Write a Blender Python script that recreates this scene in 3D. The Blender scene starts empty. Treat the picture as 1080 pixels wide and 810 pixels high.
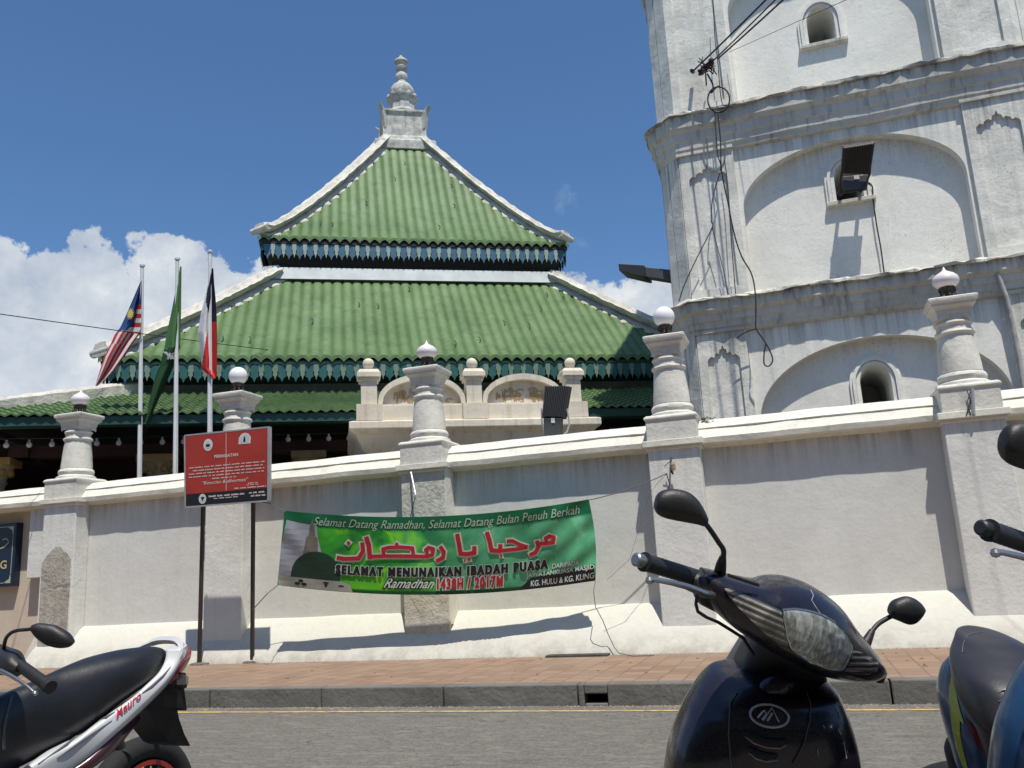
import bpy, bmesh, math, random
import numpy as np
from mathutils import Vector, Matrix
random.seed(7)
R = math.radians
scene = bpy.context.scene
C = scene.collection

# ------------------------------------------------------------------ camera
F_PX, YAW, PITCH, ROLL, H_CAM = 914.2, 17.72, 12.39, -3.03, 1.1
def _cam_axes():
    y, p, r = R(YAW), R(PITCH), R(ROLL)
    f = Vector((-math.sin(y)*math.cos(p), math.cos(y)*math.cos(p), math.sin(p)))
    rt = Vector((math.cos(y), math.sin(y), 0)); up = rt.cross(f)
    return rt*math.cos(r)+up*math.sin(r), -rt*math.sin(r)+up*math.cos(r), f
RT, UP, FW = _cam_axes()
CAM = Vector((0, 0, H_CAM))
def ray(px, py): return RT*((px-540)/F_PX) + UP*((405-py)/F_PX) + FW
def pY(px, py, Y):                       # point of the plane y = Y seen at a photo pixel
    d = ray(px, py); return CAM + d*(Y/d.y)
def pD(px, py, D): return CAM + ray(px, py)*D      # point at depth D
def pZ(px, py, z):
    d = ray(px, py); return CAM + d*((z-H_CAM)/d.z)
cd = bpy.data.cameras.new('camera'); cam = bpy.data.objects.new('camera', cd); C.objects.link(cam)
cd.sensor_width = 36; cd.lens = 36*F_PX/1080; cd.clip_start = .05; cd.clip_end = 3000
m = Matrix((RT, UP, -FW)).transposed().to_4x4(); m.translation = CAM
cam.matrix_world = m
scene.camera = cam

SKY_STR, SUN_STR, EXPO, CL, SKY_TINT = .095, 4.6, 0.12, 9.4, (.76, 1.02, 1.24)
# ------------------------------------------------------------------ materials
def nt(name):
    m = bpy.data.materials.new(name); m.use_nodes = True
    n = m.node_tree; b = n.nodes['Principled BSDF']
    return m, n, b
def node(n, t, **kw):
    x = n.nodes.new(t)
    for k, v in kw.items():
        if k in x.inputs.keys() if isinstance(k, str) else False: x.inputs[k].default_value = v
        else: setattr(x, k, v)
    return x
def setin(x, **kw):
    for k, v in kw.items(): x.inputs[k.replace('_', ' ')].default_value = v
def col4(c): return (c[0], c[1], c[2], 1)
def noise(n, scale, detail=4, rough=.55, coords='Object', stretch=None, dist=0):
    tc = n.nodes.new('ShaderNodeTexCoord'); t = n.nodes.new('ShaderNodeTexNoise')
    t.inputs['Scale'].default_value = scale; t.inputs['Detail'].default_value = detail
    t.inputs['Roughness'].default_value = rough; t.inputs['Distortion'].default_value = dist
    if stretch:
        mp = n.nodes.new('ShaderNodeMapping'); mp.inputs['Scale'].default_value = stretch
        n.links.new(tc.outputs[coords], mp.inputs[0]); n.links.new(mp.outputs[0], t.inputs[0])
    else: n.links.new(tc.outputs[coords], t.inputs[0])
    return t.outputs[0]
def ramp(n, src, stops, interp='LINEAR'):
    r = n.nodes.new('ShaderNodeValToRGB'); r.color_ramp.interpolation = interp
    e = r.color_ramp.elements
    while len(e) < len(stops): e.new(.5)
    for k, (p, c) in enumerate(stops):
        e[k].position = p; e[k].color = col4(c) if not isinstance(c, (int, float)) else (c, c, c, 1)
    n.links.new(src, r.inputs[0]); return r.outputs[0]
def mix(n, fac, a, b, mode='MIX'):
    x = n.nodes.new('ShaderNodeMix'); x.data_type = 'RGBA'; x.blend_type = mode
    for k, v in ((0, fac), (6, a), (7, b)):
        if isinstance(v, (int, float)): x.inputs[k].default_value = v
        elif isinstance(v, tuple): x.inputs[k].default_value = col4(v)
        else: n.links.new(v, x.inputs[k])
    return x.outputs[2]
def math_(n, op, a, b=None, clamp=False):
    x = n.nodes.new('ShaderNodeMath'); x.operation = op; x.use_clamp = clamp
    for k, v in ((0, a), (1, b)):
        if v is None: continue
        if isinstance(v, (int, float)): x.inputs[k].default_value = v
        else: n.links.new(v, x.inputs[k])
    return x.outputs[0]
def bump(n, b, h, strength=.3, dist=.01):
    x = n.nodes.new('ShaderNodeBump'); x.inputs['Strength'].default_value = strength
    x.inputs['Distance'].default_value = dist
    n.links.new(h, x.inputs['Height']); n.links.new(x.outputs[0], b.inputs['Normal'])
_mc = {}
def plain(name, c, rough=.5, metal=0, var=.12, scale=8, coat=0, bmp=0, spec=None, trans=0, emit=None):
    if name in _mc: return _mc[name]
    m, n, b = nt(name)
    lo = tuple(x*(1-var) for x in c); hi = tuple(min(1, x*(1+var)) for x in c)
    s = noise(n, scale)
    n.links.new(ramp(n, s, [(.3, lo), (.7, hi)]), b.inputs['Base Color'])
    b.inputs['Roughness'].default_value = rough; b.inputs['Metallic'].default_value = metal
    if coat: b.inputs['Coat Weight'].default_value = coat; b.inputs['Coat Roughness'].default_value = .06
    if spec is not None: b.inputs['Specular IOR Level'].default_value = spec
    if trans: b.inputs['Transmission Weight'].default_value = trans
    if bmp: bump(n, b, noise(n, scale*6), bmp)
    _mc[name] = m; return m
def plaster(name, base, stain=(.30, .29, .26), amount=.5, scale=1.2, streak=.25, speck=0, bmp=.35, under=(), drip=.8, foot=None):
    m, n, b = nt(name)
    big = noise(n, scale, 6, .62)
    f = ramp(n, big, [(.42, 0), (.72, 1)])
    c = mix(n, math_(n, 'MULTIPLY', f, amount*.55), base, stain)
    st = ramp(n, noise(n, 1, 5, .65, stretch=(9, 9, .55)), [(.52, 0), (.75, 1)])
    c = mix(n, math_(n, 'MULTIPLY', st, streak), c, tuple(x*.72 for x in stain))
    fine = noise(n, 16, 6, .7)
    c = mix(n, ramp(n, fine, [(.45, 0), (.8, .35)]), c, tuple(x*.72 for x in base))
    if speck:
        sp = ramp(n, noise(n, 34, 3, .6), [(.60, 0), (.68, 1)])
        gate = ramp(n, noise(n, 1.9, 3, .6), [(.5, 0), (.68, 1)])
        c = mix(n, math_(n, 'MULTIPLY', math_(n, 'MULTIPLY', sp, gate), speck), c, (.22, .22, .2))
    if under or foot is not None:            # drip stains that start under ledges and fade downwards; splash dirt above the foot
        tcz = n.nodes.new('ShaderNodeTexCoord'); sz = n.nodes.new('ShaderNodeSeparateXYZ'); n.links.new(tcz.outputs['Object'], sz.inputs[0]); z = sz.outputs[2]
        col = ramp(n, noise(n, 1, 5, .7, stretch=(11, 11, .35)), [(.42, 0), (.66, 1)])
        for zu, ln in under:
            t = math_(n, 'DIVIDE', math_(n, 'SUBTRACT', zu, z), ln)
            g = ramp(n, t, [(0, 0), (.001, 1), (1, 0)]); g = math_(n, 'MULTIPLY', g, g)
            c = mix(n, math_(n, 'MULTIPLY', math_(n, 'MULTIPLY', g, col), drip), c, (.13, .125, .105) if drip < .9 else (.05, .048, .042))
        if foot is not None:
            t = math_(n, 'DIVIDE', math_(n, 'SUBTRACT', z, foot), .28)
            g = math_(n, 'MULTIPLY', ramp(n, t, [(0, 1), (1, 0)]), ramp(n, noise(n, 5, 6, .7), [(.4, 0), (.65, 1)]))
            c = mix(n, math_(n, 'MULTIPLY', g, .55), c, (.25, .215, .16))
    n.links.new(c, b.inputs['Base Color']); b.inputs['Roughness'].default_value = .9
    b.inputs['Specular IOR Level'].default_value = .2
    h = math_(n, 'ADD', math_(n, 'MULTIPLY', noise(n, 2.6, 4, .5, dist=.4), 1.6), math_(n, 'MULTIPLY', noise(n, 22, 5, .65), .45))
    bump(n, b, h, bmp, .03)
    return m
W_PANEL = plaster('wall_plaster', (.67, .665, .625), (.48, .475, .44), .7, .8, .14, bmp=.2, under=((2.45, .6),), drip=.55)
W_PLINTH = plaster('plinth_plaster', (.60, .585, .515), (.50, .48, .41), .4, .9, .06, bmp=.25, foot=.17)
W_COPE = plaster('coping_plaster', (.74, .715, .62), (.45, .42, .36), .45, 1.6, .3, bmp=.4)
W_COLUMN = plaster('column_plaster', (.68, .66, .59), (.34, .33, .31), .7, 3.2, .25, .3, bmp=.5)
W_PIER = plaster('pier_plaster', (.71, .705, .66), (.48, .475, .44), .5, 2.0, .15, under=((2.45, .7),), drip=.45)
W_TOWER = plaster('tower_plaster', (.82, .805, .735), (.44, .44, .39), .6, 1.0, .12, .8, bmp=.28, under=((4.40, .9), (7.22, 1.0), (10.82, 1.2)), drip=.6)
W_TPIL = plaster('tower_pilaster_plaster', (.78, .765, .69), (.28, .28, .245), .9, 2.0, .3, 1, bmp=.5, under=((4.40, 1.2), (7.22, 1.4), (10.82, 1.6)), drip=.75)
W_CORN = plaster('tower_cornice_plaster', (.62, .605, .54), (.17, .16, .135), .8, 1.0, .8, .3, bmp=.35, under=((4.84, .22), (7.82, .30), (11.2, .3)), drip=1)
W_ROUGH = plaster('pebbledash', (.58, .56, .49), (.26, .25, .22), .8, 14, .2, .9, bmp=.9)
W_BARE = plaster('bare_cement', (.44, .41, .35), (.20, .18, .15), .9, 9, .3, .8, bmp=1)
W_CREAM = plaster('cream_plaster', (.60, .51, .41), (.42, .34, .26), .4, 1.4, .15, bmp=.15)
W_PORCH = plaster('porch_plaster', (.72, .66, .54), (.34, .29, .22), .55, 1.6, .5, bmp=.3)
W_RIDGE = plaster('ridge_mortar', (.66, .63, .56), (.22, .19, .16), .9, 2.4, .45, .9, bmp=1)
W_MOULD = plaster('mouldy_cornice_edge', (.62, .60, .53), (.03, .03, .026), 1.7, 2.2, .9, 1, bmp=.8)
W_FINIAL = plaster('finial_stone', (.55, .55, .50), (.13, .13, .11), 1.4, 5, .5, .9, bmp=.8)

def tile_mat():
    m, n, b = nt('green_roof_tile')
    a = noise(n, .9, 5, .6); s = noise(n, 1, 4, .6, stretch=(7, 7, .8)); g = noise(n, 30, 4, .6)
    c = ramp(n, a, [(.35, (.078, .142, .048)), (.5, (.098, .172, .060)), (.65, (.125, .200, .082))])
    c = mix(n, ramp(n, s, [(.5, 0), (.75, .5)]), c, (.155, .225, .10))
    c = mix(n, ramp(n, g, [(.55, 0), (.85, .5)]), c, (.06, .11, .05))
    c = mix(n, ramp(n, noise(n, 3.2, 6, .7), [(.50, 0), (.70, .7)]), c, (.060, .095, .042))
    n.links.new(c, b.inputs['Base Color']); b.inputs['Roughness'].default_value = .55
    bump(n, b, g, .25, .01)
    return m
TILE = tile_mat()
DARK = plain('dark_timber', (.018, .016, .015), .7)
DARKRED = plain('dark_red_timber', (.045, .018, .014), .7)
FASCIA = plain('fascia_green', (.02, .07, .055), .5)
TEAL = plain('fascia_blue', (.045, .13, .20), .5)
TEALD = plain('fascia_teal', (.02, .10, .10), .5)
LACE = plain('fascia_lace', (.30, .36, .32), .6)
LACED = plain('fascia_lace_dull', (.16, .22, .17), .6)
GREYBEAM = plain('weathered_beam', (.22, .23, .22), .8, var=.25, scale=2)
FLASH = plain('roof_flashing', (.50, .54, .54), .7, var=.12, scale=3)
GOLD = plain('gold_paint', (.36, .23, .07), .5)
COLCREAM = plain('cream_column', (.34, .30, .20), .6)
BULB = plain('bulb_glass', (.55, .57, .55), .2)
GLOBE = plain('globe_opal', (.80, .79, .80), .25, var=.03)
GLOBEP = plain('globe_opal_old', (.72, .66, .68), .35, var=.06)
IRON = plain('rusty_iron', (.05, .035, .03), .7, bmp=.3)
POLEW = plain('pole_white', (.62, .63, .64), .4, var=.05)
BLACKM = plain('black_metal', (.022, .022, .024), .45)
BLACKP = plain('black_plastic', (.020, .020, .022), .5, var=.2, scale=30, bmp=.1)
CABLE = plain('cable_rubber', (.018, .018, .018), .6)
STEEL = plain('steel', (.45, .45, .46), .3, 1)
GALV = plain('galvanised', (.5, .5, .5), .45, .6)

def asphalt():
    m, n, b = nt('asphalt')
    a = noise(n, 110, 4, .8); g = noise(n, .55, 6, .6); sp = noise(n, 240, 2, .5)
    c = ramp(n, a, [(.3, (.075, .069, .060)), (.7, (.25, .232, .202))])
    c = mix(n, ramp(n, g, [(.42, 0), (.7, .55)]), c, (.20, .186, .165))
    c = mix(n, ramp(n, noise(n, 26, 5, .8), [(.36, .75), (.56, 0)]), c, (.075, .07, .062))
    c = mix(n, ramp(n, noise(n, 7, 6, .75, stretch=(.6, 1.5, 1)), [(.5, 0), (.7, .5)]), c, (.30, .285, .25))
    st = ramp(n, noise(n, 2.2, 4, .6, stretch=(.35, 1.6, 1)), [(.62, 0), (.74, .6)])
    c = mix(n, st, c, (.075, .07, .062))
    c = mix(n, ramp(n, sp, [(.66, 0), (.72, .7)]), c, (.42, .41, .38))
    # cracks
    tc = n.nodes.new('ShaderNodeTexCoord'); v = n.nodes.new('ShaderNodeTexVoronoi'); v.feature = 'DISTANCE_TO_EDGE'
    v.inputs['Scale'].default_value = .8
    nn = n.nodes.new('ShaderNodeTexNoise'); nn.inputs['Scale'].default_value = 2.5; nn.inputs['Detail'].default_value = 5
    va = n.nodes.new('ShaderNodeVectorMath'); va.operation = 'ADD'
    n.links.new(tc.outputs['Object'], nn.inputs[0]); n.links.new(tc.outputs['Object'], va.inputs[0]); n.links.new(nn.outputs[1], va.inputs[1])
    n.links.new(va.outputs[0], v.inputs[0])
    cr = ramp(n, v.outputs[0], [(0, 1), (.006, 0)])
    gate = ramp(n, g, [(.5, 0), (.6, 1)])
    c = mix(n, math_(n, 'MULTIPLY', cr, gate), c, (.05, .048, .042))
    n.links.new(c, b.inputs['Base Color']); b.inputs['Roughness'].default_value = .95
    b.inputs['Specular IOR Level'].default_value = .15
    bump(n, b, a, .5, .006)
    return m
def bricks():
    m, n, b = nt('brick_paving')
    tc = n.nodes.new('ShaderNodeTexCoord'); mp = n.nodes.new('ShaderNodeMapping')
    mp.inputs['Rotation'].default_value = (0, 0, R(90)); mp.inputs['Scale'].default_value = (1, 1, 1)
    dis = n.nodes.new('ShaderNodeTexNoise'); dis.inputs['Scale'].default_value = 1.3
    sc = n.nodes.new('ShaderNodeVectorMath'); sc.operation = 'SCALE'; sc.inputs['Scale'].default_value = .05
    va = n.nodes.new('ShaderNodeVectorMath'); va.operation = 'ADD'
    n.links.new(tc.outputs['Object'], dis.inputs[0]); n.links.new(dis.outputs[1], sc.inputs[0])
    n.links.new(tc.outputs['Object'], va.inputs[0]); n.links.new(sc.outputs[0], va.inputs[1]); n.links.new(va.outputs[0], mp.inputs[0])
    br = n.nodes.new('ShaderNodeTexBrick'); n.links.new(mp.outputs[0], br.inputs[0])
    br.inputs['Scale'].default_value = 1; br.inputs['Brick Width'].default_value = .21; br.inputs['Row Height'].default_value = .21
    br.offset = .5
    br.inputs['Mortar Size'].default_value = .009; br.inputs['Mortar Smooth'].default_value = .3; br.inputs['Bias'].default_value = -.1
    br.inputs['Color1'].default_value = (.31, .20, .135, 1); br.inputs['Color2'].default_value = (.21, .13, .09, 1)
    br.inputs['Mortar'].default_value = (.17, .12, .085, 1)
    d = ramp(n, noise(n, 1.4, 6, .65), [(.38, 0), (.70, .7)])
    c = mix(n, d, br.outputs[0], (.28, .215, .155))
    c = mix(n, ramp(n, noise(n, 60, 4, .7), [(.5, 0), (.8, .5)]), c, (.22, .15, .11))
    n.links.new(c, b.inputs['Base Color']); b.inputs['Roughness'].default_value = .9
    b.inputs['Specular IOR Level'].default_value = .2
    inv = math_(n, 'SUBTRACT', 1, br.outputs[1]); bump(n, b, inv, .5, .006)
    return m
ASPHALT, BRICK = asphalt(), bricks()
KERB = plaster('kerb_concrete', (.17, .165, .15), (.06, .058, .052), .9, 2.5, .2, .4, bmp=.6)
def yellow():
    m, n, b = nt('worn_yellow_paint')
    f = ramp(n, noise(n, 16, 5, .75, stretch=(.5, 1, 1)), [(.46, 0), (.60, 1)])
    n.links.new(mix(n, f, (.60, .38, .10), (.19, .18, .155)), b.inputs['Base Color']); b.inputs['Roughness'].default_value = .9
    return m
YELLOW = yellow()

# ------------------------------------------------------------------ mesh helpers
class MB:
    def __init__(s): s.v = []; s.f = []; s.m = []; s.cur = 0
    def add(s, vs, fs):
        o = len(s.v); s.v += [tuple(x) for x in vs]; s.f += [tuple(i+o for i in f) for f in fs]; s.m += [s.cur]*len(fs); return s
    def box(s, a, b, mat=None):
        x0, y0, z0 = a; x1, y1, z1 = b
        vs = [(x0,y0,z0),(x1,y0,z0),(x1,y1,z0),(x0,y1,z0),(x0,y0,z1),(x1,y0,z1),(x1,y1,z1),(x0,y1,z1)]
        if mat: vs = [mat @ Vector(p) for p in vs]
        return s.add(vs, [(0,3,2,1),(4,5,6,7),(0,1,5,4),(1,2,6,5),(2,3,7,6),(3,0,4,7)])
    def loft(s, rings, cap=True, closed=True):
        n = len(rings[0]); vs = [p for r in rings for p in r]; fs = []
        for i in range(len(rings)-1):
            for j in range(n if closed else n-1):
                k = (j+1) % n; fs.append((i*n+j, i*n+k, (i+1)*n+k, (i+1)*n+j))
        if cap and closed: fs += [tuple(range(n))[::-1], tuple(range((len(rings)-1)*n, len(rings)*n))]
        return s.add(vs, fs)
    def tube(s, pts, r, n=8, cap=True):
        pts = [Vector(p) for p in pts]; rs = r if isinstance(r, (list, tuple)) else [r]*len(pts)
        rings = []; u = None
        for i, p in enumerate(pts):
            t = (pts[min(i+1, len(pts)-1)]-pts[max(i-1, 0)])
            t = t.normalized() if t.length > 1e-9 else Vector((0, 0, 1))
            if u is None: u = t.orthogonal().normalized()
            u = (u - t*u.dot(t)); u = u.normalized() if u.length > 1e-6 else t.orthogonal().normalized()
            w = t.cross(u)
            rings.append([p+(u*math.cos(a)+w*math.sin(a))*rs[i] for a in [2*math.pi*k/n for k in range(n)]])
        return s.loft(rings, cap)
    def lathe(s, prof, c=(0,0,0), n=24, mat=None):
        rings = []
        for r, z in prof:
            ring = [Vector((c[0]+r*math.cos(2*math.pi*k/n), c[1]+r*math.sin(2*math.pi*k/n), c[2]+z)) for k in range(n)]
            if mat: ring = [mat @ p for p in ring]
            rings.append(ring)
        return s.loft(rings)
    def prism(s, poly, d, thick):          # closed polygon of Vectors moved along d
        d = Vector(d)*thick
        return s.loft([[Vector(p) for p in poly], [Vector(p)+d for p in poly]])
    def xf(s, M, start=0):
        for i in range(start, len(s.v)): s.v[i] = tuple(M @ Vector(s.v[i]))
        return s
def obj(name, mb, mats, parent=None, smooth=False, sub=0, bevel=0, auto=None):
    me = bpy.data.meshes.new(name); me.from_pydata(mb.v, [], mb.f); 
    mats = mats if isinstance(mats, (list, tuple)) else [mats]
    for x in mats: me.materials.append(x)
    if len(mats) > 1: me.polygons.foreach_set('material_index', mb.m)
    bm = bmesh.new(); bm.from_mesh(me); bmesh.ops.recalc_face_normals(bm, faces=bm.faces); bm.to_mesh(me); bm.free()
    if smooth:
        me.polygons.foreach_set('use_smooth', [True]*len(me.polygons))
        me.set_sharp_from_angle(angle=R(auto if auto else 40))
    o = bpy.data.objects.new(name, me); C.objects.link(o)
    if parent:
        o.parent = parent
        o.matrix_parent_inverse = world(parent).inverted()
    if bevel:
        b = o.modifiers.new('bevel', 'BEVEL'); b.width = bevel; b.segments = 2; b.limit_method = 'ANGLE'; b.angle_limit = R(35)
    if sub:
        q = o.modifiers.new('subd', 'SUBSURF'); q.levels = q.render_levels = sub
    return o
def world(o):
    M = Matrix.LocRotScale(o.location, o.rotation_euler, o.scale)
    return world(o.parent) @ o.matrix_parent_inverse @ M if o.parent else M
def tag(o, label=None, cat=None, group=None, kind=None):
    if label: o['label'] = label
    if cat: o['category'] = cat
    if group: o['group'] = group
    if kind: o['kind'] = kind
    return o
def thing(name, loc, label, cat, group=None, rz=0):
    o = bpy.data.objects.new(name, None); C.objects.link(o); o.location = loc; o.rotation_euler = (0, 0, rz)
    o.empty_display_size = .2
    return tag(o, label, cat, group)
def struct(name, mb, mats, **kw): return tag(obj(name, mb, mats, **kw), kind='structure')

def flat_mesh(outlines, thick):            # filled 2D shape with holes -> (verts (x,y,z), faces)
    cu = bpy.data.curves.new('tmp', 'CURVE'); cu.dimensions = '2D'; cu.fill_mode = 'BOTH'; cu.extrude = thick/2
    for ol in outlines:
        sp = cu.splines.new('POLY'); sp.points.add(len(ol)-1)
        for p, q in zip(sp.points, ol): p.co = (q[0], q[1], 0, 1)
        sp.use_cyclic_u = True
    return _curve_mesh(cu)
def _curve_mesh(cu):
    o = bpy.data.objects.new('tmp', cu); C.objects.link(o)
    dg = bpy.context.evaluated_depsgraph_get()
    me = bpy.data.meshes.new_from_object(o.evaluated_get(dg))
    vs = [tuple(v.co) for v in me.vertices]; fs = [tuple(p.vertices) for p in me.polygons]
    bpy.data.objects.remove(o); bpy.data.curves.remove(cu); bpy.data.meshes.remove(me)
    return vs, fs
def text_mesh(s, size=1, offset=0, shear=0, sx=1, align='LEFT', spacing=1, res=3):
    cu = bpy.data.curves.new('tmp', 'FONT'); cu.body = s; cu.size = size; cu.offset = offset; cu.shear = shear
    cu.align_x = align; cu.space_character = spacing; cu.resolution_u = res
    vs, fs = _curve_mesh(cu)
    return [(x*sx, y, z) for x, y, z in vs], fs
def fit_text(s, x0, y0, x1, y1, **kw):     # text stretched to fill a box
    vs, fs = text_mesh(s, **kw)
    a = np.array(vs); mn = a.min(0); mx = a.max(0)
    k = ((x1-x0)/(mx[0]-mn[0]), (y1-y0)/(mx[1]-mn[1]))
    return [((v[0]-mn[0])*k[0]+x0, (v[1]-mn[1])*k[1]+y0, 0) for v in vs], fs
def arc(cx, cz, rx, rz, a0, a1, n=24):
    return [(cx+rx*math.cos(a0+(a1-a0)*k/n), cz+rz*math.sin(a0+(a1-a0)*k/n)) for k in range(n+1)]
# ------------------------------------------------------------------ sky, sun, clouds
w = bpy.data.worlds.new('World'); scene.world = w; w.use_nodes = True
n = w.node_tree; bg = n.nodes['Background']; bg.inputs['Strength'].default_value = SKY_STR
sky = n.nodes.new('ShaderNodeTexSky'); sky.sky_type = 'NISHITA'; sky.sun_disc = False
SUN = Vector((.66, -1, 3)).normalized()
sky.sun_elevation = math.asin(SUN.z); sky.sun_rotation = math.atan2(SUN.x, SUN.y)
sky.air_density = 1.0; sky.dust_density = .6; sky.ozone_density = 2.2
tc = n.nodes.new('ShaderNodeTexCoord')
def cloud_field(blobs, warp=.055):
    nz = n.nodes.new('ShaderNodeTexNoise'); nz.inputs['Scale'].default_value = 9; nz.inputs['Detail'].default_value = 8; nz.inputs['Roughness'].default_value = .58
    n.links.new(tc.outputs['Generated'], nz.inputs[0])
    s1 = n.nodes.new('ShaderNodeVectorMath'); s1.operation = 'SUBTRACT'; s1.inputs[1].default_value = (.5, .5, .5)
    n.links.new(nz.outputs[1], s1.inputs[0])
    s2 = n.nodes.new('ShaderNodeVectorMath'); s2.operation = 'SCALE'; s2.inputs['Scale'].default_value = warp*4
    n.links.new(s1.outputs[0], s2.inputs[0])
    ad = n.nodes.new('ShaderNodeVectorMath'); ad.operation = 'ADD'
    n.links.new(tc.outputs['Generated'], ad.inputs[0]); n.links.new(s2.outputs[0], ad.inputs[1])
    out = None
    for px, py, r in blobs:
        d = n.nodes.new('ShaderNodeVectorMath'); d.operation = 'DISTANCE'
        d.inputs[1].default_value = ray(px, py).normalized(); n.links.new(ad.outputs[0], d.inputs[0])
        v = math_(n, 'SUBTRACT', r/F_PX*.93, d.outputs['Value'])
        out = v if out is None else math_(n, 'MAXIMUM', out, v)
    return out
big = cloud_field([(68, 303, 50), (15, 338, 52), (100, 318, 40), (-70, 330, 80), (60, 400, 90), (-60, 430, 120), (182, 282, 38), (165, 330, 50), (225, 318, 50), (262, 322, 54), (120, 400, 78), (190, 400, 85),
                   (250, 400, 100), (330, 330, 70), (440, 330, 60), (560, 330, 60), (608, 312, 40), (640, 322, 50), (690, 345, 60), (800, 380, 110), (950, 380, 120), (1120, 330, 120), (1250, 380, 140), (-200, 350, 100), (-330, 400, 130)])
mask = ramp(n, math_(n, 'MULTIPLY', big, 30), [(0, 0), (.16, .93), (.6, 1)])
wisp = cloud_field([(583, 222, 22), (606, 228, 20)], .09)
wm = ramp(n, math_(n, 'MULTIPLY', wisp, 16), [(0, 0), (1, .35)])
def sn(scale, det, stretch=None):
    t = n.nodes.new('ShaderNodeTexNoise'); t.inputs['Scale'].default_value = scale; t.inputs['Detail'].default_value = det; t.inputs['Roughness'].default_value = .6
    mp = n.nodes.new('ShaderNodeMapping'); mp.inputs['Scale'].default_value = stretch or (1, 1, 1)
    n.links.new(tc.outputs['Generated'], mp.inputs[0]); n.links.new(mp.outputs[0], t.inputs[0]); return t.outputs[0]
cc = ramp(n, sn(7, 7), [(.32, tuple(x*CL for x in (.40, .48, .62))), (.50, tuple(x*CL for x in (.68, .73, .79))), (.62, tuple(x*CL for x in (.98, .98, .97)))])
sep = n.nodes.new('ShaderNodeSeparateXYZ'); n.links.new(tc.outputs['Generated'], sep.inputs[0])
lowf = ramp(n, sep.outputs[2], [(.10, 1), (.30, 0)])
cc = mix(n, math_(n, 'MULTIPLY', lowf, .6), cc, tuple(x*CL for x in (.50, .60, .74)))
hue = mix(n, 1.0, sky.outputs[0], SKY_TINT, 'MULTIPLY')
skyc = mix(n, wm, hue, tuple(x*CL for x in (.6, .7, .8)))
n.links.new(mix(n, mask, skyc, cc), bg.inputs['Color'])
ld = bpy.data.lights.new('sun', 'SUN'); ld.energy = SUN_STR; ld.angle = R(.53); ld.color = (1, .95, .86)
lo = bpy.data.objects.new('sun', ld); C.objects.link(lo); lo.rotation_euler = SUN.to_track_quat('Z', 'Y').to_euler()
lo.location = (5, -5, 20)
scene.view_settings.view_transform = 'Standard'; scene.view_settings.look = 'None'
scene.view_settings.exposure = EXPO; scene.view_settings.gamma = 1

# ------------------------------------------------------------------ ground
KY, KZ, WB = 7.42, .175, 9.90          # kerb face, pavement height, wall base
g = MB(); g.add([(-600, -600, -.02), (600, -600, -.02), (600, 900, -.02), (-600, 900, -.02)], [(0, 1, 2, 3)])
struct('ground', g, plain('bare_ground', (.20, .18, .15), .95))
g = MB(); g.add([(-80, -8, 0), (80, -8, 0), (80, KY, 0), (-80, KY, 0)], [(0, 1, 2, 3)]); struct('road', g, ASPHALT)
g = MB(); g.add([(-80, KY+.15, KZ-.006), (80, KY+.15, KZ-.006), (80, 13, KZ-.006), (-80, 13, KZ-.006)], [(0, 1, 2, 3)]); struct('pavement', g, BRICK)
g = MB(); rnd = random.Random(3); x = -30.
while x < 30:
    L = 1.22
    if not (-2.05 < x < -.85):
        g.box((x+.006, KY+rnd.uniform(-.006, .006), -.02), (x+L-.006, KY+.15, KZ+rnd.uniform(-.004, .004)))
    else:                                # the block with the broken drain slot
        a, b = x+.006, x+L-.006; s0, s1 = -1.98, -1.70
        s0 = max(s0, a+.05); s1 = min(max(s1, s0+.2), b-.05)
        g.box((a, KY, -.02), (s0, KY+.15, KZ)); g.box((s1, KY, -.02), (b, KY+.15, KZ))
        g.box((s0+.002, KY+.001, .095), (s1-.002, KY+.15, KZ)); g.box((s0+.002, KY+.001, -.02), (s1-.002, KY+.15, .02))
    x += L
struct('kerb', g, KERB, bevel=.012)
g = MB(); g.add([(-80, KY-.30, .004), (80, KY-.30, .004), (80, KY-.235, .004), (-80, KY-.235, .004)], [(0, 1, 2, 3)]); struct('yellow_line', g, YELLOW)
# grit swept against the kerb and the wall foot
def debris(name, n_, x0, x1, y0, y1, z, s0, s1, mat):
    mb = MB(); r = random.Random(n_)
    for _ in range(n_):
        t = r.random()**2.2; X = r.uniform(x0, x1); Y = y1-(y1-y0)*t; s = r.uniform(s0, s1)
        k = [Vector((math.cos(a)*s*r.uniform(.6, 1.2), math.sin(a)*s*r.uniform(.6, 1.2), 0)) for a in (0, 1.2, 2.5, 3.8, 5.1)]
        base = [Vector((X, Y, z))+q for q in k]; top = Vector((X, Y, z+s*r.uniform(.3, .7)))
        mb.add(base+[top], [(i, (i+1) % 5, 5) for i in range(5)])
    return tag(obj(name, mb, mat), name.replace('_', ' ')+' swept up in the corner', 'grit', kind='stuff')
GRIT = plain('grit', (.26, .22, .17), .9, var=.4, scale=3)
tag(debris('gutter_grit', 2600, -9, 3, KY-.22, KY-.005, .001, .003, .013, GRIT), 'loose grit and sand in the gutter along the kerb')
def scatter(name, cnt, x0, x1, y0, y1, z, s0, s1, mat, seed):
    mb = MB(); r = random.Random(seed)
    for _ in range(cnt):
        X, Y, s = r.uniform(x0, x1), r.uniform(y0, y1), r.uniform(s0, s1); a0 = r.uniform(0, 6)
        base = [Vector((X+math.cos(a0+a)*s*r.uniform(.5, 1.2), Y+math.sin(a0+a)*s*r.uniform(.5, 1.2), z)) for a in (0, 1.2, 2.5, 3.8, 5.1)]
        mb.add(base+[Vector((X, Y, z+s*.45))], [(i, (i+1) % 5, 5) for i in range(5)])
    return tag(obj(name, mb, mat), kind='stuff')
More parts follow.
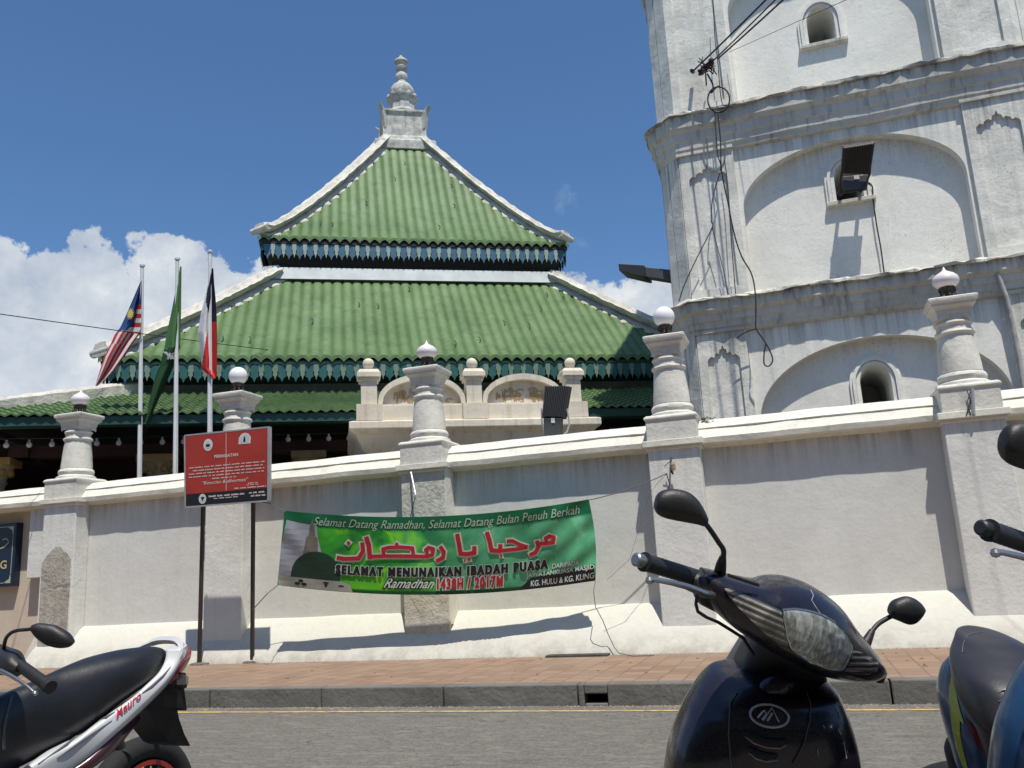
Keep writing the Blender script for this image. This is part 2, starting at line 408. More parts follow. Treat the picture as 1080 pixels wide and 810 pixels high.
tag(scatter('road_grit', 1500, -8, 3, 3.2, 7.3, .001, .003, .009, GRIT, 5), 'loose stones and grit scattered over the asphalt', 'grit')
tag(scatter('leaf_litter', 46, -8, 3, 7.6, 9.85, KZ-.005, .012, .03, plain('dry_leaf', (.16, .10, .05), .8), 6), 'dry leaf scraps scattered over the brick pavement', 'litter')
tag(debris('wall_foot_grit', 2200, -11, 3, WB-.14, WB, KZ-.006, .004, .016, GRIT), 'loose sand and crumbs along the foot of the white wall')

# ------------------------------------------------------------------ boundary wall
PX = [-10.32, -7.47, -4.50, -1.31, 1.86, 5.05]      # column axes
PWID = .60; PF = 10.13                              # pier width, pier front
wall = thing('boundary_wall', (-4, 10.4, 0), 'long white plastered street wall with piers, moulded coping and squat columns on top', 'wall')
def wobble_extrude(mb, prof, x0, x1, step=.22, j=.004, seed=1):
    r = random.Random(seed); k = max(1, int((x1-x0)/step)); rings = []
    for i in range(k+1):
        X = x0+(x1-x0)*i/k
        dz = math.sin(X*2.1)*.004+math.sin(X*5.3)*.002
        rings.append([Vector((X, y+r.uniform(-j, j), z+dz+r.uniform(-j, j))) for y, z in prof])
    mb.loft(rings)
mb = MB(); mb.box((-10.2, 10.40, KZ-.2), (9, 10.72, 2.56)); obj('wall_panel', mb, W_PANEL, wall)
mb = MB(); wobble_extrude(mb, [(10.5, KZ-.05), (9.90, KZ-.05), (9.93, .24), (10.34, .665), (10.41, .70), (10.5, .70)], -10.62, 9, .3, .005)
obj('plinth', mb, W_PLINTH, wall, smooth=True, auto=50)
mb = MB()
prof = [(10.5, 2.44), (10.36, 2.44), (10.34, 2.475), (10.235, 2.485), (10.225, 2.545), (10.30, 2.645), (10.31, 2.66), (10.295, 2.672), (10.41, 2.775), (10.55, 2.80), (10.76, 2.78), (10.76, 2.44)]
wobble_extrude(mb, prof, -16, 9, .2, .0035)
obj('coping', mb, W_COPE, wall, smooth=True, auto=28)
for i, x in enumerate(PX):
    mb = MB(); h = PWID/2
    mb.box((x-h, PF, .35), (x+h, 10.398, 2.47)); obj('pier', mb, W_ROUGH if i == 2 else W_PIER, wall, bevel=.012)
    mb = MB()
    mb.box((x-h-.05, PF-.055, 2.468), (x+h+.05, 10.8, 2.545)); mb.box((x-h-.02, PF-.02, 2.43), (x+h+.02, 10.42, 2.468))
    obj('pier_cap', mb, W_COPE, wall, bevel=.008)
    if i == 2:      # smooth plastered right flank of the pebbledashed pier
        mb = MB(); mb.box((x+h+.002, PF-.004, .55), (x+h+.02, 10.395, 2.43)); obj('pier_flank', mb, W_COPE, wall)
# patch of bare cement where the plaster fell off the first pier
r = random.Random(5); x = PX[0]; ol = []
for (u, z) in [(-.27, .38), (-.275, .8), (-.28, 1.2), (-.27, 1.62), (-.2, 1.72), (-.12, 1.79), (-.03, 1.85), (.06, 1.84), (.13, 1.78), (.2, 1.73), (.26, 1.66), (.27, 1.3), (.265, .9), (.28, .38)]:
    ol.append((x+u*.97+r.uniform(-.01, .01), z+r.uniform(-.01, .01)))
vs, fs = flat_mesh([ol], .004); mb = MB(); mb.add([(a, PF-.004+c, b) for a, b, c in vs], fs)
obj('bare_patch', mb, W_BARE, wall)
mb = MB(); mb.box((-16, 10.55, KZ-.2), (-10.203, 10.72, 2.56)); obj('cream_panel', mb, W_CREAM, wall)
mb = MB(); mb.box((-11.12, 10.36, 1.42), (-10.80, 10.56, 2.45)); obj('side_post', mb, W_PIER, wall, bevel=.01)
mb = MB(); mb.add([(-11.1, 10.3, KZ-.05), (-10.6, 9.95, KZ-.05), (-10.6, 10.55, KZ-.05), (-11.1, 10.55, KZ-.05), (-10.62, 10.45, 1.15), (-10.6, 10.55, 1.15)], [(0, 1, 4), (1, 2, 5, 4), (0, 4, 5, 3), (0, 3, 2, 1)])
obj('buttress', mb, W_PLINTH, wall)

# columns: pedestal > base mouldings > shaft > capital
def square_rings(prof, x, y, sx=1):
    out = []
    for hw, z in prof: out.append([Vector((x-hw, y-hw, z)), Vector((x+hw, y-hw, z)), Vector((x+hw, y+hw, z)), Vector((x-hw, y+hw, z))])
    return out
for i, x in enumerate(PX):
    y = 10.40; rr = random.Random(i)
    shaft = MB()
    pr = [(.28, 2.845), (.275, 2.875), (.235, 2.90), (.247, 2.925), (.253, 2.95), (.24, 2.98), (.218, 2.995), (.222, 3.0)]
    for k in range(11):
        t = k/10; pr.append((.222-.038*t**1.2, 3.0+.42*t))
    pr += [(.20, 3.43), (.209, 3.445), (.202, 3.465), (.180, 3.475), (.176, 3.53), (.188, 3.54), (.198, 3.552), (.190, 3.57), (.168, 3.58), (.17, 3.66)]
    shaft.lathe(pr, (x, y, 0), 40)
    shaft.v = [(a+rr.uniform(-.0025, .0025), b+rr.uniform(-.0025, .0025), c) for a, b, c in shaft.v]
    so = obj('column', shaft, W_COLUMN, wall, smooth=True, auto=35)
    mb = MB(); mb.loft(square_rings([(.295, 2.546), (.295, 2.79), (.312, 2.795), (.312, 2.822), (.285, 2.845)], x, y)); obj('pedestal', mb, W_COLUMN, so, bevel=.01)
    mb = MB(); mb.loft(square_rings([(.16, 3.60), (.175, 3.655), (.18, 3.66), (.185, 3.70), (.215, 3.73), (.225, 3.735), (.225, 3.765), (.245, 3.775), (.25, 3.80), (.25, 3.825), (.21, 3.84)], x, y))
    # a cusped lip under the slab
    for k in range(4):
        a = k*math.pi/2; M_ = Matrix.Translation((x, y, 0)) @ Matrix.Rotation(a, 4, 'Z')
        for s in (-1, 1):
            ol = [(s*.0, 3.60), (s*.10, 3.655), (s*.17, 3.655), (s*.17, 3.58), (s*.13, 3.61), (s*.08, 3.63)]
            p = [M_ @ Vector((u, -.175, z)) for u, z in ol]; mb.prism(p, M_.to_3x3() @ Vector((0, 1, 0)), .03)
    obj('capital', mb, W_COLUMN, so, bevel=.006)
# globe lamps
def globe_lamp(x, onion, label):
    t = thing('globe_lamp', (x, 10.40, 3.84), label, 'lamp', 'globe lamps on the wall columns')
    mb = MB(); c = (x, 10.40, 3.84)
    mb.lathe([(.10, 0), (.10, .02), (.03, .03), (.03, .09), (.075, .11), (.085, .15), (.07, .15), (.02, .11)], c, 20)
    for k in range(8):
        a = k*math.pi/4
        mb.tube([Vector(c)+Vector((math.cos(a)*q, math.sin(a)*q, z)) for q, z in ((.095, .015), (.10, .05), (.07, .08), (.085, .12), (.08, .15))], .008, 6)
    obj('bracket', mb, IRON, t, smooth=True)
    mb = MB()
    if onion: pr = [(.06, .145), (.10, .165), (.135, .20), (.142, .235), (.13, .275), (.095, .31), (.05, .335), (.022, .355), (.012, .38), (.003, .40)]
    else: pr = [(.05, .14)]+[(.132*math.sin(a), .268-.132*math.cos(a)) for a in [R(25)+k*R(155)/16 for k in range(16)]]+[(.002, .40)]
    mb.lathe(pr, c, 32); obj('globe', mb, GLOBEP if onion else GLOBE, t, smooth=True, auto=80)
labs = ['onion shaped globe lamp on the far left column, against the veranda roof', 'round white globe lamp on the column behind the red sign board',
        'onion shaped globe lamp on the column above the green banner', 'round white globe lamp on the column at the tower left corner',
        'onion shaped globe lamp on the column in front of the tower arched window', 'onion shaped globe lamp outside the right edge of the view']
for i in range(5): globe_lamp(PX[i], i in (0, 2, 4), labs[i])

# ------------------------------------------------------------------ unseen shophouses, added behind the viewpoint to darken reflections and cut sky fill
sh = thing('added_shophouse_row', (0, -4, 0), 'unseen row of two storey shophouses added across the street to cut sky fill', 'building')
SHW = plain('shophouse_paint', (.34, .31, .25), .8); SHD = plain('shophouse_shutter', (.05, .07, .06), .6); SHR = plain('shophouse_roof', (.22, .10, .06), .8)
mb = MB(); mb.box((-26, -10, 3.2), (22, -3.6, 7.2)); mb.box((-26, -10, 0), (22, -6, 3.2))
for i in range(9): mb.box((-26+i*6, -4.0, 0), (-25.5+i*6, -3.6, 3.2))
obj('facade', mb, SHW, sh)
for i in range(8):
    for j in range(3):
        mb = MB(); X = -25+i*6+j*1.7; mb.box((X, -3.62, 4.2), (X+1.1, -3.55, 6.3)); obj('shutter', mb, SHD, sh)
mb = MB(); mb.loft([[Vector((-26.3, y, z)) for y, z in ((-3.1, 7.1), (-3.1, 7.25), (-7, 9.2), (-10.5, 7.1))], [Vector((22.3, y, z)) for y, z in ((-3.1, 7.1), (-3.1, 7.25), (-7, 9.2), (-10.5, 7.1))]]); obj('roof', mb, SHR, sh)
# ------------------------------------------------------------------ the tower (minaret)
TX, TY, THW, TCH = 1.235, 12.5, 2.375, .32      # centre x, front plane, half width of the front, chamfer
tower = thing('minaret', (TX, TY+THW, 0), 'tall tapering white plastered minaret of arched storeys with dirty moulded cornices', 'tower')
def octa(hw, ch, ex=0):                  # chamfered square grown outward by ex
    a = hw+ex*.41; b = hw+ch+ex
    cy = TY+hw+ch-.0
    p = [(-a, -b), (a, -b), (b, -a), (b, a), (a, b), (-a, b), (-b, a), (-b, -a)]
    return [(TX+x, TY+THW+TCH+y) for x, y in p]
def octa_loft(mb, prof, hw=THW, ch=TCH, jit=.004, nsub=14):
    # prof: (ex, z); faces subdivided along the length so edges can be a little uneven
    rings = []; r = random.Random(len(mb.v)+5)
    for ex, z in prof:
        p = octa(hw, ch, ex); ring = []
        for k in range(8):
            a, b = Vector(p[k]), Vector(p[(k+1) % 8]); q = nsub if (a-b).length > 2 else 4
            for j in range(q):
                c = a.lerp(b, j/q)
                ring.append(Vector((c.x+r.uniform(-jit, jit), c.y+r.uniform(-jit, jit), z+r.uniform(-jit, jit)+.006*math.sin(c.x*3+c.y))))
        rings.append(ring)
    mb.loft(rings)
CORE = .24                               # the niches' back wall lies this far behind the front plane
def storey(z0, z1, nhw, zs, rise, ex=0, top_panel=True, win=None):
    CORE = .30 if z0 > 7 else globals()['CORE']
    # core octagon, recessed
    mb = MB(); octa_loft(mb, [(-CORE+ex, z0-.01), (-CORE+ex, z1+.01)], jit=.0)
    obj('storey_core', mb, W_TOWER, tower)
    # front plate with the big arched niche; one for each of the four wide faces
    hw = THW
    for f in range(4):
        M_ = Matrix.Translation((TX, TY+THW+TCH, 0)) @ Matrix.Rotation(f*math.pi/2, 4, 'Z')
        Yf = -(THW+TCH)-ex
        arch_ = [(nhw, zs), *arc(0, zs, nhw, rise, 0, math.pi, 36)[1:-1], (-nhw, zs)]
        spr = [(-hw+.002, z0), (-nhw, z0), (-nhw, zs)]
        outer = [(-hw, z0+.002)] + [(-nhw, z0+.002)] + arch_[::-1] + [(nhw, z0+.002), (hw, z0+.002), (hw, z1-.002), (-hw, z1-.002)]
        if zs <= z0: pass
        vs, fs = flat_mesh([outer], CORE-.06)
        mb = MB(); mb.add([M_ @ Vector((a, Yf+.06+(CORE-.06)/2-c, b)) for a, b, c in vs], fs)
        obj('arched_face', mb, W_TOWER, tower)
        # pilasters with a sunk panel under a cusped head
        for s in (-1, 1):
            x0, x1 = sorted((s*(nhw+.06), s*(hw-.003)))
            rect = [(x0, z0+.005), (x1, z0+.005), (x1, z1-.03), (x0, z1-.03)]
            px0, px1 = x0+.13, x1-.13; w_ = px1-px0; pz0, pz1 = z0+.18, z1-.34
            cusp = [(px0, pz0), (px1, pz0), (px1, pz1-.10)]
            cx = (px0+px1)/2
            cusp += [(px1-.01, pz1-.07), (px1-.05, pz1-.035), (px1-.10, pz1-.05), (px1-.11, pz1-.015), (cx+w_*.20, pz1+.015), (cx+w_*.13, pz1-.01), (cx+w_*.11, pz1+.035), (cx+.05, pz1+.055), (cx+.02, pz1+.06), (cx, pz1+.12)]
            cusp += [(2*cx-a, b) for a, b in cusp[::-1] if (a, b) != (cx, pz1+.12) and b > pz1-.2]
            vs, fs = flat_mesh([rect, cusp], .056)
            mb = MB(); mb.add([M_ @ Vector((a, Yf+.03-c, b)) for a, b, c in vs], fs)
            # back of the sunk panel
            mb.add([M_ @ Vector(p) for p in ((px0, Yf+.045, pz0), (px1, Yf+.045, pz0), (px1, Yf+.045, pz1+.125), (px0, Yf+.045, pz1+.125))], [(0, 1, 2, 3)])
            obj('pilaster', mb, W_TPIL, tower)
            # capital moulding over each pilaster
            mb = MB()
            for dz, e in ((-.03, .05), (.03, .02)):
                pass
            mb.box((x0-.03, Yf-.035, z1-.032), (x1+.002, Yf+.058, z1+.02), M_)
            obj('pilaster_cap', mb, W_CORN, tower, bevel=.006)
        # chamfer faces: a thin raised strip
        M2 = Matrix.Translation((TX, TY+THW+TCH, 0)) @ Matrix.Rotation(f*math.pi/2-math.pi/4, 4, 'Z')
        d = (2*THW+TCH)/math.sqrt(2)+ex
        cw = TCH*math.sqrt(2)/2
        mb = MB()
        mb.box((-cw+.022, -d+.025, z0+.004), (cw-.022, -d+CORE+.015, z1-.021), M2)
        for a, b in ((-cw+.02, -cw*.20), (-cw*.12, cw-.02)):
            mb.box((a, -d-.002, z0+.003), (b, -d+CORE+.02, z1-.02), M2)
        obj('corner_strip', mb, W_TPIL, tower)
def cornice(z0, z1, top=.10):
    # moulding from z0 (bottom) to z1 (top edge); the top edge is the broken, blackened one
    h = z1-z0; mb = MB()
    octa_loft(mb, [(-.05, z0-.02), (.012, z0), (.02, z0+.10*h), (.04, z0+.13*h), (.045, z0+.30*h), (.07, z0+.34*h), (.075, z0+.52*h), (.115, z0+.58*h), (.14, z0+.64*h), (.145, z0+.93*h)], jit=.004)
    obj('cornice', mb, W_CORN, tower, smooth=True, auto=25)
    mb = MB(); octa_loft(mb, [(.13, z0+.925*h), (.19, z0+.93*h), (.19, z0+.985*h), (.10, z1+.03), (-.1, z1+.06)], jit=.019, nsub=40)
    obj('cornice_top', mb, W_MOULD, tower, smooth=True, auto=45)
storey(.15, 4.40, 1.60, 3.02, 1.03)
cornice(4.38, 4.86)
storey(4.86, 7.22, 1.50, 6.22, .83)
cornice(7.20, 7.84)
storey(7.84, 10.8, 1.40, 9.45, .95, ex=-.02)
cornice(10.8, 11.2)
mb = MB(); octa_loft(mb, [(-.15, 11.1), (-.18, 13.2), (.05, 13.3), (.06, 13.45), (-.9, 14.3), (-2.2, 15.4), (-2.7, 16.4)], jit=0); obj('spire', mb, W_TOWER, tower)
# arched windows: deep reveal box with a moulded frame
def arch_ol(cx, z0, hw, zs, rise, n_=18): return [(cx-hw, z0), (cx+hw, z0)] + [(cx+hw*math.cos(a), zs+rise*math.sin(a)) for a in [math.pi*k/n_ for k in range(n_+1)]]
def tower_window(cx, z0, hw, zs, rise, depth=.62, sill=True, label=None):
    Yb = TY+(.32 if z0 > 7 else CORE)     # niche back plane
    fr = thing_part('window', tower)
    mb = MB()
    for k, (e, t) in enumerate(((.135, .035), (.10, .06), (.05, .035))):
        outer = arch_ol(cx, z0-.0, hw+e, zs, rise+e); inner = arch_ol(cx, z0-.001, hw+(e-.045 if k < 2 else .0), zs, rise+(e-.045 if k < 2 else 0))
        vs, fs = flat_mesh([outer, [(a, b+.003) for a, b in inner]], t)
        mb.add([(a, Yb-t/2+.002*k+c, b) for a, b, c in vs], fs)
    obj('window_frame', mb, W_TOWER, fr, bevel=0)
    ol = arch_ol(cx, z0, hw, zs, rise); mb = MB()
    mb.loft([[Vector((a, Yb-.004, b)) for a, b in ol], [Vector((cx+(a-cx)*.86, Yb+depth, b*.97+.03*zs)) for a, b in ol]], cap=False)
    obj('window_reveal', mb, W_TOWER, fr, smooth=True)
    if sill:
        mb = MB(); mb.box((cx-hw-.15, Yb-.085, z0-.062), (cx+hw+.15, Yb+.02, z0-.001)); obj('window_sill', mb, W_CORN, fr, bevel=.008)
    return fr
def thing_part(name, parent):             # a part that is itself an assembly: carries its opening's dark back
    o = bpy.data.objects.new(name, None); C.objects.link(o); o.parent = parent; o.matrix_parent_inverse = world(parent).inverted(); return o
WINS = [(1.205, 3.14, .20, 3.45, .235), (1.225, 6.14, .185, 6.48, .25), (1.17, 8.76, .20, 9.12, .26)]
for q in WINS: tower_window(*q)
# cut the openings through the storey cores
def cut(core, q, depth):
    cx, z0, hw, zs, rise = q
    ol = arch_ol(cx, z0, hw-.002, zs, rise-.002); mb = MB()
    mb.loft([[Vector((a, TY-.3, b)) for a, b in ol], [Vector((a, TY+CORE+depth, b)) for a, b in ol]])
    me = bpy.data.meshes.new('c'); me.from_pydata(mb.v, [], mb.f); b = bmesh.new(); b.from_mesh(me); bmesh.ops.recalc_face_normals(b, faces=b.faces); b.to_mesh(me); b.free()
    co = bpy.data.objects.new('cutter', me); C.objects.link(co)
    md = core.modifiers.new('b', 'BOOLEAN'); md.operation = 'DIFFERENCE'; md.object = co; md.solver = 'EXACT'
    dg = bpy.context.evaluated_depsgraph_get(); nm = bpy.data.meshes.new_from_object(core.evaluated_get(dg))
    core.modifiers.clear(); core.data = nm; bpy.data.objects.remove(co); bpy.data.meshes.remove(me)
cores = [o for o in tower.children if o.name.startswith('storey_core')]
for o, q in zip(cores, WINS): cut(o, q, 1.6)
# iron rainwater pipe on the right pilaster of the ground storey
pp = MB(); a = pY(1049, 283, TY-.06); pts = [pY(1050, 284, TY-.10), pY(1062, 315, TY-.06), pY(1074, 372, TY-.05), pY(1085, 440, TY-.05), pY(1095, 520, TY-.05)]
pp.tube(pts, .032, 10)
tag(obj('drain_pipe', pp, plain('pipe_grey', (.36, .36, .34), .7, var=.3), smooth=True), 'grey rainwater pipe running down the right side of the tower', 'pipe')

# ------------------------------------------------------------------ the prayer hall with its tiered green roofs
MA = R(29.3); MC = Vector((-math.sin(R(24.603))*23, math.cos(R(24.603))*23, 0))
MM = Matrix.Translation(MC) @ Matrix.Rotation(MA, 4, 'Z')
hall = thing('prayer_hall', MC, 'timber prayer hall with stacked green barrel tiled pyramid roofs and white hip ridges', 'building', rz=MA)
def side(k): return MM @ Matrix.Rotation(k*math.pi/2, 4, 'Z')
def prof_z(t, z0, z1, p): return z0+(z1-z0)*(t**p)      # concave sweep
def tiled_roof(name, a0, z0, a1, z1, p, pitch, r, rows, nsmp=8, row_tiles=0):
    """a0/z0 eave half width and height, a1/z1 the same at the top"""
    for k in range(4):
        M_ = side(k); mb = MB(); n_ = int(round(2*a0/pitch)); pit = 2*a0/n_
        top = []
        cols = []
        for i in range(n_*nsmp+1):
            u = -a0+i*pit/nsmp; ph = (i % nsmp)/nsmp
            h = r*(1-abs(2*ph-1)**3.2)
            tm = min(1, (a0-abs(u))/(a0-a1)) if a0 > a1 else 1
            col = []
            for j in range(rows+1):
                t = tm*j/rows
                zz = prof_z(t, z0, z1, p); st = 0
                if row_tiles: 
                    fr = (t*row_tiles) % 1; st = -.03*fr
                col.append(Vector((u, -(a0-(a0-a1)*t), zz+h*(1 if True else 0)+st+(0 if j else -.0))))
            cols.append(col)
        vs = [M_ @ q for c in cols for q in c]; L = rows+1; fs = []
        for i in range(len(cols)-1):
            for j in range(rows):
                fs.append((i*L+j, (i+1)*L+j, (i+1)*L+j+1, i*L+j+1))
        mb.add(vs, fs)
        # scalloped drip edge: closes the barrel ends
        base = len(mb.v); e = []
        for i in range(n_*nsmp+1):
            c = cols[i][0]; ph = (i % nsmp)/nsmp; d = .02+.05*abs(math.sin(math.pi*ph))
            e += [M_ @ (c+Vector((0, -.012, .004))), M_ @ (c+Vector((0, -.012, -.05-.035*abs(math.cos(math.pi*ph)))))]
        mb.add(e, [(2*i, 2*i+1, 2*i+3, 2*i+2) for i in range(n_*nsmp)])
        obj(name, mb, TILE, hall, smooth=True, auto=34)
def hip_ridges(a0, z0, a1, z1, p, w0, up, wv=.16):
    for k in range(4):
        M_ = side(k); rings = []; r = random.Random(k+int(z0*10)); N = 44
        for j in range(N+1):
            t = .004+.996*j/N; tt = max(t, 0)
            a = a0-(a0-a1)*t; z = prof_z(tt, z0, z1, p)
            curl = up*max(0, 1-t/.10)**2
            jj = lambda s=.012: r.uniform(-s, s)
            hgt = w0*(1+.04*math.sin(j*1.7))
            c = Vector((-a, -a, z+curl+.02)); nrm = Vector((-1, 1, 0)).normalized()
            ring = []
            for ang, q in ((-90, 1), (-40, 1.0), (0, 1.12), (30, .8), (60, 1.05), (90, .95), (120, 1.05), (150, .8), (180, 1.12), (220, 1.0)):
                ca, sa = math.cos(R(ang)), math.sin(R(ang))
                ring.append(M_ @ (c+nrm*(ca*wv*q+jj())+Vector((0, 0, (sa*.5+.42)*hgt*q+jj()))))
            rings.append(ring)
        mb = MB(); mb.loft(rings)
        # rolled end block
        e = M_ @ Vector((-a0*.99, -a0*.99, z0+up+w0*.45))
        ax = (M_.to_3x3() @ Vector((-1, 1, 0))).normalized()
        mb.tube([e-ax*wv*1.05, e+ax*wv*1.05], w0*.28, 12)
        # mortar skirts lapping the tiles each side
        for sgn in (0, 1):
            R_ = []
            for j in range(N+1):
                t = .01+.985*j/N; a = a0-(a0-a1)*t; z = prof_z(t, z0, z1, p); wd = wv*1.25*(1+.25*math.sin(j*2.3)+r.uniform(-.1, .1))
                A, B = Vector((-a, -a, z+.10)), Vector((-a+wd, -a, z+.085)); B2 = B+Vector((0, 0, -.05)); A2 = A+Vector((0, 0, -.10))
                pts_ = [A, B, B2, A2]
                if sgn: pts_ = [Vector((q.y, q.x, q.z)) for q in pts_]
                R_.append([M_ @ q for q in pts_])
            mb.loft(R_)
        obj('hip_ridge', mb, W_RIDGE, hall, smooth=True, auto=50)
def fascia(a, z, h, n_, c1, c2, board):
    """carved valance under an eave: board, alternating tongues and lace pendants"""
    for k in range(4):
        M_ = side(k); mb = MB(); mb.box((-a+.05, -a+.03, z-h*.55), (a-.05, -a+.06, z-.02), M_); fo = obj('valance', mb, board, hall)
        m1, m2 = MB(), MB(); st = 2*(a-.06)/n_
        for i in range(n_):
            x = -(a-.06)+(i+.5)*st
            for mbx, ww, hh, yy, ox in ((m1, .36, 1.0, .018, 0), (m2, .20, .92, .006, st/2)):
                wx = st*ww; X = x+ox
                if X+wx > a-.05: continue
                sh = [(-.9, -.25), (-1, -.55), (-.7, -.62), (-.85, -.78), (-.35, -.86), (0, -1.05), (.35, -.86), (.85, -.78), (.7, -.62), (1, -.55), (.9, -.25)]
                mbx.prism([M_ @ Vector((X+p*wx, -a+yy, z+q*h*hh)) for p, q in sh], M_.to_3x3() @ Vector((0, 1, 0)), .010)
            # small bosses on the white pendants
        obj('valance_tongues', m1, c1, fo); obj('valance_lace', m2, c2, fo)
# upper roof
AU, HU, AP, HP = 3.648, 8.90, .60, 13.02
tiled_roof('upper_roof', AU, HU, AP, HP, 1.18, .225, .062, 14)
hip_ridges(AU, HU, AP, HP, 1.18, .26, .10, .26)
fascia(AU-.02, HU-.02, .46, 30, TEAL, LACE, FASCIA)
mb = MB(); mb.box((-AU+.02, -AU+.02, HU-.12), (AU-.02, AU-.02, HU-.03), MM)
mb.loft([[MM @ Vector((sx*a, sy*a, z)) for sx, sy in ((-1, -1), (1, -1), (1, 1), (-1, 1))] for a, z in ((AU-.05, HU-.12), (3.30, 8.22))])
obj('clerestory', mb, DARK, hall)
# lower main roof
AL, HL, AT, HT = 6.233, 5.39, 3.34, 8.04
mb = MB()
for k in range(4):
    mb.loft([[side(k) @ Vector(q) for q in ring] for ring in ([(-3.55, -3.60, 7.94), (-3.55, -3.52, 8.24), (-3.5, -3.2, 8.30), (-3.5, -3.2, 8.0)], [(3.55, -3.60, 7.94), (3.55, -3.52, 8.24), (3.5, -3.2, 8.30), (3.5, -3.2, 8.0)])])
obj('roof_flashing', mb, FLASH, hall)
tiled_roof('main_roof', AL, HL, AT, HT, 1.10, .222, .062, 14)
hip_ridges(AL, HL, AT, HT, 1.10, .30, .03, .32)
fascia(AL-.02, HL-.02, .42, 48, TEALD, LACED, FASCIA)
mb = MB(); mb.box((-AL+.05, -AL+.05, HL-.12), (AL-.05, AL-.05, HL-.03), MM)
mb.box((-5.6, -5.6, 4.2), (5.6, 5.6, 5.27), MM)
obj('upper_wall', mb, FASCIA, hall)
mb = MB()
for k in range(4): mb.box((-5.72, -5.72, 4.78), (5.72, -5.6, 5.0), side(k))
obj('wall_beam', mb, GREYBEAM, hall)
# hooks and slipped-tile marks on the roofs
r = random.Random(11)
for a0, z0, a1, z1, p, cnt in ((AU, HU, AP, HP, 1.18, 9), (AL, HL, AT, HT, 1.10, 13)):
    for i in range(cnt):
        t = (.15, .38, .6, .78)[i % 4]+r.uniform(-.03, .03); a = a0-(a0-a1)*t; u = -a*.85+1.7*a*((i*.618+.13) % 1)
        for k in (0,):
            zz = prof_z(t, z0, z1, p)+.075; q = [Vector((u, -a, zz)), Vector((u+.03, -a+.03, zz+.05)), Vector((u+.035, -a+.07, zz+.10)), Vector((u, -a+.12, zz+.16))]
            mb = MB(); mb.tube([side(k) @ s for s in q], .009, 5); obj('tile_hook', mb, DARK, hall)
# veranda roof (flat pantiles in wavy courses)
AV, HV, AI, HI = 8.21, 3.96, 5.70, 4.86
def veranda_roof():
    for k in range(4):
        M_ = side(k); mb = MB(); n_ = int(2*AV/.17); pit = 2*AV/n_; rows = 13; ns = 4; vs = []; L = rows*2+2
        W_ = n_*ns+1
        for i in range(W_):
            u = -AV+i*pit/ns; ph = (i % ns)/ns; tm = min(1, max(0, (AV-abs(u))/(AV-AI)))
            for j in range(rows+1):
                for e in (0, 1):
                    t = (j/rows)
                    t = min(t, tm)
                    z = HV+(HI-HV)*t+.022*math.sin(2*math.pi*ph)+(.034 if e == 1 and t < tm else 0)
                    vs.append(M_ @ Vector((u, -(AV-(AV-AI)*t)+(0 if e == 0 else -.004), z)))
        fs = []
        for i in range(W_-1):
            for j in range(L-1): fs.append((i*L+j, (i+1)*L+j, (i+1)*L+j+1, i*L+j+1))
        mb.add(vs, fs); obj('veranda_roof', mb, TILE, hall)
        mb = MB(); mb.box((-AV+.06, -AV+.05, HV-.16), (AV-.06, -AV+.10, HV-.015), M_)
        mb.box((-AV+.3, -AV+.3, HV-.14), (AV-.3, -AV+.42, HV-.04), M_); obj('veranda_board', mb, FASCIA, hall)
        mb = MB(); mb.add([M_ @ Vector(q) for q in ((-AV+.1, -AV+.08, HV-.05), (AV-.1, -AV+.08, HV-.05), (5.6, -5.6, HI-.12), (-5.6, -5.6, HI-.12))], [(0, 1, 2, 3)])
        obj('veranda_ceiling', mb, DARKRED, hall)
        rings = []; r = random.Random(k)
        for j in range(25):
            t = j/24; a = AV-(AV-AI)*t; z = HV+(HI-HV)*t; c = Vector((-a, -a, z)); nr = Vector((-1, 1, 0)).normalized(); wd = .16+.12*t
            rings.append([M_ @ (c+nr*(x*wd)+Vector((0, 0, zz*(1+t*.5)+r.uniform(-.01, .01)))) for x, zz in ((-1, -.05), (-1, .10), (-.6, .15), (.6, .15), (1, .10), (1, -.05))])
        mb = MB(); mb.loft(rings); obj('veranda_ridge', mb, W_RIDGE, hall, smooth=True, auto=50)
veranda_roof()
# hall walls under the veranda: dark, with posts, columns and shuttered openings
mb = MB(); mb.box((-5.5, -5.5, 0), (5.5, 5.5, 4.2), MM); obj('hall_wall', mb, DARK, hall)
mb = MB(); mb.box((-7.75, -6.6, 0), (-7.6, 7.6, 3.75), MM); mb.box((-7.6, -5.45, .46), (-5.51, -5.3, 3.75), MM); obj('veranda_shade_screen', mb, DARKRED, hall)  # added dark screen, stands in for veranda shade where sky showed through
mb = MB()
for k in range(4):
    for i in range(6): mb.box((-4.9+i*1.75, -5.53, .4), (-3.9+i*1.75, -5.502, 3.2), side(k))
obj('shutters', mb, plain('dark_shutter', (.06, .045, .035), .6), hall)
_o = MM.inverted() @ CAM; _d = MM.inverted().to_3x3() @ ray(167, 480); colx0 = (_o+_d*((-7.1-_o.y)/_d.y)).x-2.55*1
for k in range(4):
    for i in range(6):
        x = colx0+i*2.55
        if k == 3 and i == 5: continue
        q = side(k) @ Vector((x, -7.1, 0)); mb = MB()
        mb.lathe([(.20, 0), (.20, .3), (.15, .34), (.145, 2.95), (.16, 3.0), (.19, 3.02), (.16, 3.06), (.17, 3.1), (.28, 3.3)], q, 20)
        co = obj('veranda_column', mb, COLCREAM, hall, smooth=True, auto=50)
        mb = MB(); mb.box((x-.3, -7.4, 3.30), (x+.3, -6.8, 3.42), side(k))
        for s in range(8):
            a = s*math.pi/4+.39; mb.lathe([(.0, 0), (.05, .02), (.07, .08), (.04, .15), (.0, .17)], q+Vector((math.cos(a)*.22, math.sin(a)*.22, 3.12)), 8)
        obj('gilded_capital', mb, GOLD, co)
